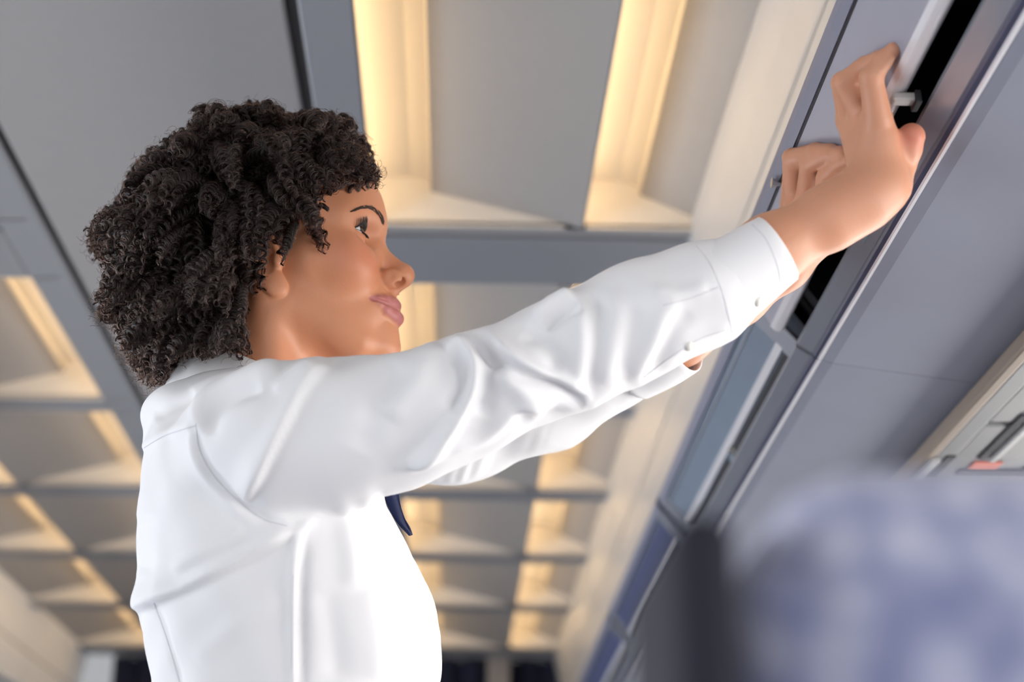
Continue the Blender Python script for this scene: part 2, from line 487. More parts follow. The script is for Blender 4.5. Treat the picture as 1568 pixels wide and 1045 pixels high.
def overhead_bin(y0, y1, label, right=True, ang=0.0, skin=None, detail=True):
    fx = (lambda x: x) if right else (lambda x: mirror(x) - 0.145)
    loc = Vector((fx(0.6), (y0 + y1) / 2, CZ + 0.6))
    root = empty('overhead_bin', loc)
    tag(root, label, 'luggage bin', 'overhead luggage bins')
    def ex(name, prof, a, b, m, parent=None, smooth=False):
        o = extrude_y(name, [(fx(x) - loc.x, z - loc.z) for x, z in prof], a - loc.y, b - loc.y, m, root if parent is None else parent, smooth)
        return o
    g = 0.004
    Z = lambda z: CZ + z
    # shell: floor, back and top of the bin
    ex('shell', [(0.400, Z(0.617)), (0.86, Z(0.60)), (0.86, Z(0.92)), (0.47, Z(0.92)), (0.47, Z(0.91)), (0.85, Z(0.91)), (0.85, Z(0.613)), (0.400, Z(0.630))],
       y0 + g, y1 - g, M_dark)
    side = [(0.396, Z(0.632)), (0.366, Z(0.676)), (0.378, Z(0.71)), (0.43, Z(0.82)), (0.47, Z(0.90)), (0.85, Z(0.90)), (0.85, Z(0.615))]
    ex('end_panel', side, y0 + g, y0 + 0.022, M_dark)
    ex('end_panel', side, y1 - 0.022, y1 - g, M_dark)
    # lip rail under the opening and the smooth underside
    ex('lip_rail', [(0.3560, Z(0.6235)), (0.3555, Z(0.6185)), (0.3700, Z(0.6090)), (0.3760, Z(0.6085)), (0.405, Z(0.618)), (0.405, Z(0.632)), (0.372, Z(0.6235))],
       y0 + g, y1 - g, M_rail)
    ex('lip_edge', [(0.3745, Z(0.6088)), (0.3712, Z(0.6085)), (0.3725, Z(0.6060)), (0.3765, Z(0.6045)), (0.380, Z(0.6070)), (0.379, Z(0.6092))],
       y0 + g / 2, y1 - g / 2, M_railk)
    ex('lip_highlight', [(0.3770, Z(0.6060)), (0.3762, Z(0.6042)), (0.3775, Z(0.6026)), (0.3800, Z(0.6024)), (0.3815, Z(0.6050))], y0 + g / 2, y1 - g / 2, M_edge)  # thin bright highlight along the lip, put in as a pale bead
    ex('underside', [(0.3795, Z(0.6035)), (0.392, Z(0.5995)), (0.46, Z(0.590)), (0.548, Z(0.578)), (0.548, Z(0.585)), (0.46, Z(0.600)), (0.385, Z(0.612))],
       y0 + 0.0008, y1 - 0.0008, M_under)
    # frame above the door
    ex('top_frame', [(0.392, Z(0.865)), (0.389, Z(0.836)), (0.405, Z(0.832)), (0.48, Z(0.90)), (0.47, Z(0.92))], y0 + 0.001, y1 - 0.001, M_frame)
    # the door
    P = door_profile(ang)
    gd = 0.012
    PS = [tuple(v) for v in catmull(np.array(P + [P[0]]), 90)[:-1]]
    d = ex('door', PS, y0 + gd, y1 - gd, skin or M_bin)
    def face(t0, t1, out, back=0.002):      # follow the outer face from parameter t0 to t1, pushed out
        k = np.linspace(t0, t1, 9); base = np.array(P[:12]); i = np.clip(k.astype(int), 0, 10); u = (k - i)[:, None]
        q = base[i] * (1 - u) + base[i + 1] * u
        tn = np.gradient(q, axis=0); tn /= np.linalg.norm(tn, axis=1)[:, None]
        nn = np.stack([tn[:, 1], -tn[:, 0]], 1)
        return [tuple(v) for v in q + nn * out] + [tuple(v) for v in (q - nn * back)[::-1]]
    ya, yb, ym = y0 + gd, y1 - gd, (y0 + y1) / 2
    if ang > 0.01:
        ex('door_border', face(1.6, 4.75, 0.0022), ya, yb, M_frame, d)
        ex('door_seam', face(4.78, 4.95, 0.0003), ya, yb, M_rubber, d)
        ex('door_edge', face(7.0, 10.6, 0.0015), ya - 0.001, yb + 0.001, M_edge, d)
    else:
        ex('door_border', face(1.6, 4.4, 0.0030), ya, yb, M_frame, d)
        ex('door_bead', face(4.9, 5.05, 0.0012), ya + 0.04, yb - 0.04, M_rail, d)
        ex('door_border', face(1.6, 7.8, 0.0026), ya, ya + 0.045, M_rail, d)
        ex('door_border', face(1.6, 7.8, 0.0026), yb - 0.045, yb, M_rail, d)
        ex('door_strip', face(6.25, 6.62, 0.0030), ya + 0.04, yb - 0.04, M_edge, d)
        ex('latch_slot', face(6.72, 7.3, 0.0010), ya + 0.04, ym - 0.03, M_rubber, d)
        ex('latch_slot', face(6.72, 7.3, 0.0010), ym + 0.03, yb - 0.04, M_rubber, d)
        ex('latch', face(6.6, 7.2, 0.0050), ym - 0.028, ym - 0.006, M_steel, d)
    return root, d, loc

OPEN = 0.168
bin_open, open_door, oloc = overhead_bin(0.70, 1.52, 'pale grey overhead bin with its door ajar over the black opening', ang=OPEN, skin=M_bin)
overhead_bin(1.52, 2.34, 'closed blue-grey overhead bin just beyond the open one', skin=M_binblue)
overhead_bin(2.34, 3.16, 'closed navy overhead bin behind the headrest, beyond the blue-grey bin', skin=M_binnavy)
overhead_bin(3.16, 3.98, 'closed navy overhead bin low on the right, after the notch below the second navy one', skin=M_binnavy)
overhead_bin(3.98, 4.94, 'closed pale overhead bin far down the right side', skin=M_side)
overhead_bin(4.94, 5.90, 'closed pale overhead bin at the far end beside the dark galley sheet', skin=M_side)
for k in range(4):
    yy = 2.34 + 0.82 * k
    if k < 3:
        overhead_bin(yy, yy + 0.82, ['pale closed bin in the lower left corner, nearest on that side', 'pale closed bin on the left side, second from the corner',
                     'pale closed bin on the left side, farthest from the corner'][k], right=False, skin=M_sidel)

def add_child(root, name, lo, hi, m, r=0.0):
    loc = root.location
    return box(name, [lo[i] - loc[i] for i in range(3)], [hi[i] - loc[i] for i in range(3)], m, root, r)

# small fittings in the open bin: striker bracket, latch pin on the door, teal stickers on the rail
add_child(bin_open, 'striker_bracket', (0.328, 1.026, CZ + 0.6215), (0.347, 1.036, CZ + 0.6290), M_white, 0.002)
add_child(bin_open, 'striker_bracket', (0.345, 1.024, CZ + 0.619), (0.350, 1.040, CZ + 0.630), M_rubber, 0.001)
pin = pix(1196, 281, 1.284)
V1, F1 = tube_mesh([pin + np.array([0.012, 0.0, 0.010]), pin, pin - np.array([0.0005, 0, 0.0004]), pin - np.array([0.009, 0.0, -0.0005])], [0.0016, 0.0016, 0.0018, 0.0052], 14)
link('latch_pin', mesh_from('latch_pin', V1 - np.array(oloc), F1), M_steel, bin_open, False)
for ya, yb in ((1.20, 1.235), (1.245, 1.262)):
    add_child(bin_open, 'rail_sticker', (0.3615, ya, CZ + 0.6135), (0.3665, yb, CZ + 0.6165), M_teal, 0.0005)

# passenger service panel outboard of the bins
psu = empty('service_panel', (0.7, 1.55, CZ + 0.556))
tag(psu, 'grey passenger service panel with slots and a red sticker under the bins', 'service panel')
def psub(name, lo, hi, m, r=0.0):
    l = psu.location
    return box(name, [lo[i] - l[i] for i in range(3)], [hi[i] - l[i] for i in range(3)], m, psu, r)
psub('edge_rail', (0.536, 0.6, CZ + 0.5558), (0.550, 2.9, CZ + 0.5738), M_brown, 0.003)
psub('inner_rail', (0.551, 0.6, CZ + 0.5598), (0.576, 2.9, CZ + 0.5738), M_psu, 0.003)
psub('panel', (0.577, 0.6, CZ + 0.5638), (0.95, 1.60, CZ + 0.5758), M_psu, 0.003)
psub('panel', (0.577, 1.61, CZ + 0.5638), (0.95, 2.9, CZ + 0.5758), M_psu, 0.003)
psub('air_slot', (0.605, 1.570, CZ + 0.5613), (0.615, 1.725, CZ + 0.5648), M_rubber, 0.001)
psub('ridge', (0.620, 1.450, CZ + 0.5588), (0.628, 1.730, CZ + 0.5648), M_white, 0.002)
psub('air_slot', (0.564, 1.705, CZ + 0.5578), (0.575, 1.790, CZ + 0.5623), M_rubber, 0.001)
psub('ridge', (0.545, 1.705, CZ + 0.5518), (0.557, 1.790, CZ + 0.5578), M_white, 0.002)
psub('sticker', (0.607, 1.738, CZ + 0.5613), (0.641, 1.765, CZ + 0.5640), M_red, 0.0005)
psub('air_slot', (0.600, 1.770, CZ + 0.5608), (0.80, 1.792, CZ + 0.5648), M_rubber, 0.001)
psub('air_slot', (0.673, 1.740, CZ + 0.5608), (0.80, 1.765, CZ + 0.5648), M_rubber, 0.001)

# ------------------------------------------------------------------ headrest of the seat right in front of the camera
def fabric(name, dark, light, scale):
    m = bpy.data.materials.new(name); m.use_nodes = True
    nt = m.node_tree; b = nt.nodes['Principled BSDF']; b.inputs['Roughness'].default_value = 0.9
    b.inputs['Sheen Weight'].default_value = 0.3
    tc = nt.nodes.new('ShaderNodeTexCoord')
    v = nt.nodes.new('ShaderNodeTexVoronoi'); v.inputs['Scale'].default_value = scale
    n = nt.nodes.new('ShaderNodeTexNoise'); n.inputs['Scale'].default_value = scale * 0.6
    r = nt.nodes.new('ShaderNodeValToRGB')
    r.color_ramp.elements[0].color = (*light, 1); r.color_ramp.elements[1].color = (*dark, 1)
    r.color_ramp.elements[0].position = 0.15; r.color_ramp.elements[1].position = 0.75
    ad = nt.nodes.new('ShaderNodeMath'); ad.operation = 'MULTIPLY_ADD'; ad.inputs[1].default_value = 0.7; ad.inputs[2].default_value = -0.05
    ad2 = nt.nodes.new('ShaderNodeMath'); ad2.operation = 'ADD'
    nt.links.new(tc.outputs['Object'], v.inputs['Vector']); nt.links.new(tc.outputs['Object'], n.inputs['Vector'])
    nt.links.new(v.outputs['Distance'], ad.inputs[0]); nt.links.new(ad.outputs[0], ad2.inputs[0])
    sc = nt.nodes.new('ShaderNodeMath'); sc.operation = 'MULTIPLY_ADD'; sc.inputs[1].default_value = 0.8; sc.inputs[2].default_value = -0.2
    nt.links.new(n.outputs['Fac'], sc.inputs[0]); nt.links.new(sc.outputs[0], ad2.inputs[1])
    nt.links.new(ad2.outputs[0], r.inputs['Fac']); nt.links.new(r.outputs['Color'], b.inputs['Base Color'])
    return m
M_fab = fabric('seat_fabric_blue', (0.20, 0.22, 0.38), (0.52, 0.53, 0.66), 64)
M_fabd = mat('seat_side_black', (0.010, 0.010, 0.022), 0.85)

seat = empty('airline_seat', (0.30, 0.40, 0))
tag(seat, 'blurred blue patterned airline seat with dark side, in the near right corner', 'seat')
def soft(name, lo, hi, r, m, seg=5):
    l = seat.location
    o = box(name, [lo[i] - l[i] for i in range(3)], [hi[i] - l[i] for i in range(3)], m, seat, r, seg)
    o.data.polygons.foreach_set('use_smooth', [True] * len(o.data.polygons))
    return o
soft('backrest', (0.076, 0.41, 0.42), (0.55, 0.50, 1.168), 0.030, M_fab)
soft('headrest', (0.084, 0.405, 0.98), (0.545, 0.51, 1.188), 0.034, M_fab)
soft('side_bolster', (0.0575, 0.40, 0.45), (0.0745, 0.51, 1.166), 0.008, M_fabd)
soft('seat_cushion', (0.08, 0.48, 0.34), (0.55, 0.94, 0.46), 0.04, M_fab)
soft('armrest', (0.005, 0.52, 0.58), (0.04, 0.88, 0.63), 0.02, M_fabd)
soft('armrest', (0.555, 0.52, 0.58), (0.60, 0.88, 0.63), 0.02, M_fabd)
for x in (0.12, 0.46):
    soft('leg', (x, 0.54, 0.0), (x + 0.04, 0.58, 0.345), 0.006, M_steel)
    soft('leg', (x, 0.82, 0.0), (x + 0.04, 0.86, 0.345), 0.006, M_steel)

# ================================================================== the person
Y0 = 1.307                        # plane of the figure's spine
person = empty('person', (-0.20, Y0, 0))
tag(person, 'woman in a white long-sleeved shirt reaching both arms up to the open bin', 'person')
PL = np.array(person.location)

# ------------------------------------------------------------------ frame of the head: forward, towards the camera side, up
def rotv(v, ax, a):
    ax = ax / np.linalg.norm(ax)
    return v * math.cos(a) + np.cross(ax, v) * math.sin(a) + ax * (ax @ v) * (1 - math.cos(a))
HM = [np.array([1., 0, 0]), np.array([0, -1., 0]), np.array([0, 0, 1.])]
HM = [rotv(v, np.array([0, 0, 1.]), -math.radians(5.0)) for v in HM]
_a = HM[1].copy(); HM = [rotv(v, _a, math.radians(7.9)) for v in HM]
_a = HM[0].copy(); HM = np.array([rotv(v, _a, math.radians(9.0)) for v in HM])
HO = np.array([-0.1587, 1.3067, CZ + 0.5916]); HS = 0.985
def h2w(p):
    return HO + HS * (np.asarray(p, float) @ HM)
def w2h(P):
    return ((P - HO.astype(np.float32)) @ HM.T.astype(np.float32)) / HS

# ------------------------------------------------------------------ head (local metres: forward, side, up; origin between the ears)
EYE = np.array([0.0680, 0.0335, 0.0215]); ER = 0.0122
LIP_U = [(0.0958, 0.0, -0.0418), (0.0932, 0.0110, -0.0415), (0.0885, 0.0215, -0.0412), (0.0840, 0.0272, -0.0407), (0.0785, 0.0330, -0.0400)]
LIP_UR = [0.0068, 0.0063, 0.0050, 0.0034, 0.0014]
LIP_L = [(0.0962, 0.0, -0.0540), (0.0932, 0.0110, -0.0530), (0.0885, 0.0213, -0.0497), (0.0840, 0.0270, -0.0450), (0.0785, 0.0330, -0.0402)]
LIP_LR = [0.0072, 0.0066, 0.0050, 0.0034, 0.0014]
def head_local(Q):
    S = Q.copy(); S[:, 1] = np.abs(S[:, 1])
    sd = S[:, 1]
    d = ell(S, (-0.004, 0, 0.045), (0.099, 0.075, 0.083))                         # cranium
    d = smin(d, ell(S, (0.050, 0, 0.054), (0.0445, 0.055, 0.046)), 0.02)           # forehead
    d = smin(d, ell(S, (0.036, 0, -0.010), (0.052, 0.059, 0.053)), 0.028)          # mid face
    d = smin(d, cone(S, (0.004, 0.047, -0.040), (0.060, 0.021, -0.076), 0.016, 0.015), 0.026)   # jaw
    d = smin(d, ell(S, (0.044, 0, -0.050), (0.044, 0.038, 0.040)), 0.02)
    d = smin(d, cone(S, (0.028, 0.052, 0.0), (0.062, 0.046, 0.004), 0.012, 0.010), 0.02)       # cheekbone
    d = smin(d, ell(S, (0.0625, 0.037, -0.011), (0.023, 0.020, 0.020)), 0.016)                 # cheek lifted by the smile
    d = smin(d, ell(S, (0.068, 0, -0.044), (0.030, 0.031, 0.026)), 0.014)         # muzzle
    d = smin(d, ell(S, (0.0775, 0, -0.0795), (0.0195, 0.021, 0.0175)), 0.012)     # chin
    d = smin(d, ell(S, (0.080, 0, -0.066), (0.0145, 0.018, 0.012)), 0.010)
    d = smin(d, cone(S, (0.084, 0.008, 0.041), (0.064, 0.046, 0.037), 0.0085, 0.009), 0.014)   # brow
    d = smax(d, -ell(S, (0.090, 0.033, 0.021), (0.017, 0.0185, 0.0105)), 0.012)   # eye socket
    d = smin(d, cone(S, (0.0700, 0, 0.028), (0.1040, 0, -0.0115), 0.0095, 0.0105), 0.008)      # nose bridge
    d = smin(d, ell(S, (0.1068, 0, -0.0142), (0.0117, 0.0115, 0.0105)), 0.005)                 # nose tip
    d = smin(d, ell(S, (0.0958, 0.0132, -0.0192), (0.0116, 0.0068, 0.0098)), 0.003)            # wing of the nose
    d = smin(d, cone(S, (0.107, 0, -0.0195), (0.094, 0, -0.0290), 0.0048, 0.006), 0.005)        # columella
    d = smax(d, -ell(S, (0.1032, 0.0118, -0.0250), (0.0076, 0.0066, 0.0023)), 0.0010)
    d = smax(d, -ell(S, (0.1035, 0.0085, -0.0240), (0.0066, 0.0048, 0.0085)), 0.0010)          # nostril
    # lips
    d = smin(d, chain(S, LIP_U, LIP_UR, 0.003), 0.0035)
    d = smin(d, chain(S, LIP_L, LIP_LR, 0.003), 0.0035)
    d = smax(d, -chain(S, [(0.1040, 0, -0.0479), (0.1005, 0.0125, -0.0472), (0.0935, 0.0240, -0.0455), (0.0868, 0.0300, -0.0429), (0.0785, 0.0345, -0.0401)], [0.0022, 0.0023, 0.0022, 0.0019, 0.0015], 0.001), 0.0010)
    # fold from the nose wing round the mouth corner
    d = smax(d, -chain(S, [(0.0985, 0.0215, -0.0185), (0.0905, 0.0300, -0.0290), (0.0800, 0.0365, -0.0410)], [0.0010, 0.0016, 0.0010], 0.003), 0.007)
    # eyelids: a ball over the eye with an almond opening
    e = S - EYE.astype(np.float32)
    lid = np.sqrt((e ** 2).sum(1)) - (ER + 0.0014)
    d = smin(d, lid, 0.0035)
    uu = e[:, 2] - 0.10 * (e[:, 1]) ; ll = e[:, 1] - 0.001
    R1, R2 = 0.0165, 0.0240
    o1 = np.hypot(ll, uu + (R1 - 0.0058)) - R1
    o2 = np.hypot(ll, uu - (R2 - 0.0038)) - R2
    op = smax(np.maximum(o1, o2), (EYE[0] + 0.001 - S[:, 0]), 0.001)
    op = np.maximum(op, np.sqrt((e ** 2).sum(1)) - 0.019)
    d = smax(d, -op, 0.0008)
    # crease above the lid
    d = smax(d, -chain(S, [EYE + [0.0125, -0.009, 0.0085], EYE + [0.0130, 0.001, 0.0105], EYE + [0.0085, 0.0115, 0.0075]], [0.0006, 0.001, 0.0006], 0.001), 0.002)
    # ear
    ca, sa = math.cos(0.22), math.sin(0.22)
    E3 = S - np.array([-0.010, 0.071, -0.001], np.float32)
    T = np.stack([E3[:, 0] * ca + E3[:, 2] * sa, E3[:, 1] + 0.30 * E3[:, 0], -E3[:, 0] * sa + E3[:, 2] * ca], 1)
    ear = ell(T, (0, 0, 0.004), (0.0175, 0.0050, 0.0290))
    ear = smin(ear, ell(T, (0.006, 0.0012, -0.026), (0.0085, 0.0042, 0.0105)), 0.006)
    ang = np.linspace(math.radians(-30), math.radians(235), 14)
    rim = [(0.0160 * math.cos(a), 0.0032 + 0.001 * math.sin(a), 0.006 + 0.0265 * math.sin(a)) for a in ang[::-1]]
    ear = smin(ear, chain(T, rim, [0.0030] * len(rim), 0.001), 0.003)
    ear = smax(ear, -ell(T, (0.003, 0.0065, -0.002), (0.0085, 0.0075, 0.0130)), 0.003)
    ear = smin(ear, ell(T, (0.0125, 0.0022, -0.0065), (0.0035, 0.0045, 0.0055)), 0.004)
    d = smin(d, ear, 0.0015)
    return d

NB0 = h2w((-0.018, 0, -0.035)); NB1 = np.array([-0.212, Y0, CZ + 0.432])
def head_f(P):
    Q = w2h(P)
    d = head_local(Q) * HS
    nk = cone(P, NB0, NB1 + np.array([0.016, 0, 0.014]), 0.052, 0.050)
    d = smin(d, nk, 0.022)
    # the strap muscle from behind the ear to the collar bone
    st = cone(P, h2w((-0.012, 0.055, -0.030)), NB1 + np.array([0.055, -0.022, 0.0]), 0.010, 0.009)
    d = smin(d, st, 0.018)
    return d

def px(*q):
    """(px, py, Y, radius in px) -> point, radius in metres"""
    p = pix(q[0], q[1], q[2])
    return (p, q[3] * depth(p) / FPX) if len(q) > 3 else p

# ------------------------------------------------------------------ arms and hands
def build_arm(pts):
    a = [px(*q) for q in pts]
    return [p for p, r in a], [r for p, r in a]
RA = build_arm([(520, 650, 1.14, 62), (850, 545, 1.11, 58), (1090, 443, 1.075, 52), (1180, 383, 1.067, 47), (1272, 332, 1.060, 43), (1325, 303, 1.055, 40), (1352, 284, 1.052, 33)])
R_fing = [  # near finger first
    [(1344, 182, 1.026, 22), (1334, 119, 1.008, 17.5), (1352, 92, 1.000, 14.5), (1368, 76, 0.992, 11.5)],
    [(1322, 176, 1.046, 20), (1294, 127, 1.036, 17), (1325, 102, 1.024, 15), (1347, 88, 1.008, 12)],
    [(1306, 176, 1.064, 20), (1290, 127, 1.060, 16.5), (1316, 108, 1.040, 14.5), (1336, 102, 1.022, 12)],
    [(1300, 184, 1.083, 19), (1292, 140, 1.076, 16), (1310, 120, 1.052, 14), (1326, 114, 1.038, 12)],
]
R_thumb = [(1366, 284, 1.062, 26), (1383, 252, 1.056, 19), (1388, 230, 1.048, 22), (1396, 209, 1.040, 20.5)]
R_palm = [((1342, 280, 1.050, 36), (1341, 182, 1.032, 24)), ((1340, 278, 1.056, 34), (1322, 180, 1.050, 24)),
          ((1340, 276, 1.063, 34), (1308, 180, 1.066, 23)), ((1340, 276, 1.070, 30), (1302, 186, 1.083, 21)),
          ((1357, 290, 1.054, 26), (1350, 210, 1.036, 22)), ((1366, 284, 1.064, 24), (1345, 225, 1.068, 24))]
LA = build_arm([(560, 640, 1.46, 58), (840, 600, 1.40, 54), (1040, 512, 1.30, 44), (1130, 455, 1.27, 38), (1200, 405, 1.245, 34), (1246, 362, 1.23, 31)])
L_fing = [
    [(1258, 312, 1.200, 15), (1264, 272, 1.186, 13.5), (1284, 252, 1.156, 12), (1300, 244, 1.135, 10)],
    [(1234, 306, 1.222, 16), (1240, 251, 1.198, 15), (1270, 238, 1.164, 13), (1288, 234, 1.142, 11)],
    [(1218, 306, 1.243, 16), (1213, 242, 1.220, 14.5), (1250, 232, 1.180, 13), (1272, 231, 1.156, 11)],
    [(1210, 312, 1.260, 15), (1212, 254, 1.234, 13), (1244, 242, 1.194, 12), (1264, 240, 1.168, 10)],
]
L_thumb = [(1272, 345, 1.20, 18), (1296, 316, 1.175, 15), (1310, 292, 1.16, 14), (1318, 278, 1.15, 10)]
L_palm = [((1248, 360, 1.222, 29), (1254, 315, 1.207, 18)), ((1246, 358, 1.232, 28), (1234, 312, 1.226, 18)),
          ((1244, 358, 1.240, 28), (1220, 312, 1.244, 18)), ((1242, 358, 1.248, 26), (1213, 316, 1.260, 17))]

def hand_f(P, arm, fingers, thumb, palm):
    d = chain(P, arm[0], arm[1], 0.02)
    pm = None
    for a, b in palm:
        (p, r), (q, s) = px(*a), px(*b)
        e = cone(P, p, q, r, s)
        pm = e if pm is None else smin(pm, e, 0.010)
    d = smin(d, pm, 0.012)
    for f in fingers:
        a = [px(*q) for q in f]
        c = chain(P, [p for p, r in a], [r for p, r in a], 0.003)
        d = smin(d, c, 0.004)
    a = [px(*q) for q in thumb]
    c = chain(P, [p for p, r in a], [r for p, r in a], 0.004)
    d = smin(d, c, 0.008)
    return d
def rhand_f(P): return hand_f(P, RA, R_fing, R_thumb, R_palm)
def lhand_f(P): return hand_f(P, LA, L_fing, L_thumb, L_palm)

# ------------------------------------------------------------------ torso rows from the silhouette: pixel y, back x, front x, half width
ROWS_T = [(590, 285, 430, 0.055), (615, 262, 480, 0.080), (640, 238, 520, 0.105), (660, 218, 545, 0.122), (690, 234, 565, 0.146), (750, 228, 583, 0.162), (800, 224, 605, 0.168),
          (850, 220, 630, 0.168), (900, 218, 655, 0.166), (950, 220, 674, 0.163), (1000, 228, 677, 0.158), (1045, 238, 671, 0.152),
          (1150, 250, 645, 0.145), (1300, 262, 620, 0.150), (1500, 215, 650, 0.185), (1650, 215, 650, 0.19)]
tz, tb, tf, tw = [], [], [], []
for y_, b_, f_, w_ in ROWS_T:
    pb, pf = pix(b_, y_, Y0), pix(f_, y_, Y0)
    tz.append((pb[2] + pf[2]) / 2); tb.append(pb[0]); tf.append(pf[0]); tw.append(w_)
TZ = np.linspace(tz[-1], tz[0], 200)
def _sm(v):
    w = np.interp(TZ, tz[::-1], v[::-1])
    for _ in range(6):
        w[1:-1] = 0.25 * w[:-2] + 0.5 * w[1:-1] + 0.25 * w[2:]
    return w
TB, TF, TW = _sm(tb), _sm(tf), _sm(tw)
def torso_f(P, grow=0.0):
    z = P[:, 2]
    b = np.interp(z, TZ, TB); f = np.interp(z, TZ, TF); w = np.interp(z, TZ, TW) + grow
    a = (f - b) / 2 + grow; c = (f + b) / 2
    k = (np.abs((P[:, 0] - c) / a) ** 2.3 + np.abs((P[:, 1] - Y0) / w) ** 2.3) ** (1 / 2.3)
    d = (k - 1) * np.minimum(a, w)
    top = z - (tz[0] + 0.012)
    d = smax(d, top, 0.05)
    return d

# ------------------------------------------------------------------ the body: one mesh
def skin_color(V):
    """skin tone with lips, cheeks and finger tips in their own colour"""
    n = len(V)
    base = np.array([0.600, 0.262, 0.140])
    C = np.repeat(base[None], n, 0)
    Q = w2h(V.astype(np.float32)).astype(float)
    S = Q.copy(); S[:, 1] = np.abs(S[:, 1])
    def blend(m, col):
        m = np.clip(m, 0, 1)[:, None]
        return C * (1 - m) + np.array(col) * m
    ch = np.exp(-(((S - [0.072, 0.045, -0.006]) / [0.030, 0.025, 0.020]) ** 2).sum(1))
    C = blend(ch * 0.6, (0.59, 0.175, 0.095))
    ns = np.exp(-(((S - [0.105, 0.0, -0.01]) / [0.02, 0.015, 0.016]) ** 2).sum(1))
    C = blend(ns * 0.4, (0.50, 0.19, 0.10))
    # lids, a little mauve
    ld = np.exp(-(((S - (EYE + [0.010, 0, 0.007])) / [0.012, 0.016, 0.006]) ** 2).sum(1))
    C = blend(ld * 0.45, (0.42, 0.21, 0.17))
    # lips
    f32 = S.astype(np.float32)
    lu = chain(f32, LIP_U, LIP_UR, 0.002)
    ll = chain(f32, LIP_L, LIP_LR, 0.002)
    lip = np.minimum(lu, ll)
    C = blend(np.clip(0.5 - (lip - 0.0007) / 0.0008, 0, 1) * (Q[:, 0] > 0.06), (0.47, 0.165, 0.150))
    # hands: paler and pinker
    hd = np.clip((V[:, 0] - 0.10) / 0.15, 0, 1)
    C = blend(hd * 0.55, (0.57, 0.30, 0.20))
    tip = px(1397, 210, 1.036)
    tt = np.exp(-(np.linalg.norm(V - tip, axis=1) / 0.012) ** 2)
    C = blend(tt * 0.9, (0.62, 0.20, 0.14))
    # scalp under the locks: dark brown, so no skin shows through gaps
    sc = ((S[:, 0] < 0.034) & (S[:, 2] > 0.03) & (S[:, 1] < 0.0745) | (S[:, 0] < -0.03) & (S[:, 2] > -0.06) | (S[:, 2] > 0.085)) & (Q[:, 2] > -0.1) & (np.abs(Q[:, 0]) < 0.13) & (S[:, 1] < 0.085)
    C[sc] = (0.03, 0.016, 0.011)
    return C

skinM = mat('skin', (0.5, 0.24, 0.14), 0.46, spec=0.42, attr='tint', bump=(420, 0.12, 0.0010), sub=(0.18, (0.9, 0.35, 0.2), 0.006))
parts_V, parts_F = [], []
off = 0
def add_part(V, F):
    global off
    parts_V.append(V); parts_F.append(F + off); off += len(V)

c = h2w((0.01, 0, 0.0))
V, F = surface(head_f, (HO[0] - 0.13, HO[1] - 0.115, NB1[2] - 0.03), (HO[0] + 0.15, HO[1] + 0.115, HO[2] + 0.155), 0.0012)
add_part(V, F)
for fn, lo, hi in ((rhand_f, (0.06, 0.98, CZ + 0.36), (0.42, 1.22, CZ + 0.78)), (lhand_f, (0.05, 1.10, CZ + 0.40), (0.42, 1.42, CZ + 0.80))):
    V, F = surface(fn, lo, hi, 0.0019)
    add_part(V, F)
# trunk, upper arms, legs under the clothes
LEG = [(np.array([-0.21, Y0 + s * 0.085, CZ - 0.12]), np.array([-0.205, Y0 + s * 0.08, 0.50]), np.array([-0.225, Y0 + s * 0.075, 0.10]), np.array([-0.20, Y0 + s * 0.075, 0.045]), np.array([-0.10, Y0 + s * 0.08, 0.022])) for s in (-1, 1)]
def trunk_f(P):
    d = torso_f(P, -0.036)
    d = smin(d, cone(P, NB1 + np.array([0.005, 0, 0.01]), NB1 - np.array([0, 0, 0.08]), 0.048, 0.055), 0.02)
    for A in (RA, LA):
        d = smin(d, chain(P, A[0][:3], [0.036, 0.028, 0.022], 0.02), 0.012)
    sh = [pix(400, 690, 1.17), pix(440, 680, 1.44)]
    for s_, A in zip(sh, (RA, LA)):
        d = smin(d, cone(P, s_, A[0][0], 0.034, 0.036), 0.015)
    for h_, k_, a_, e_, t_ in LEG:
        d = smin(d, chain(P, [h_, k_, a_, e_, t_], [0.085, 0.052, 0.034, 0.036, 0.020], 0.02), 0.03)
    return d
V, F = surface(trunk_f, (-0.42, 1.02, -0.01), (0.30, 1.60, CZ + 0.60), 0.006)
add_part(V, F)
V = np.concatenate(parts_V); F = np.concatenate(parts_F)
me = quads_mesh('body', V - PL, F)
set_colors(me, skin_color(V))
body = link('body', me, skinM, person)

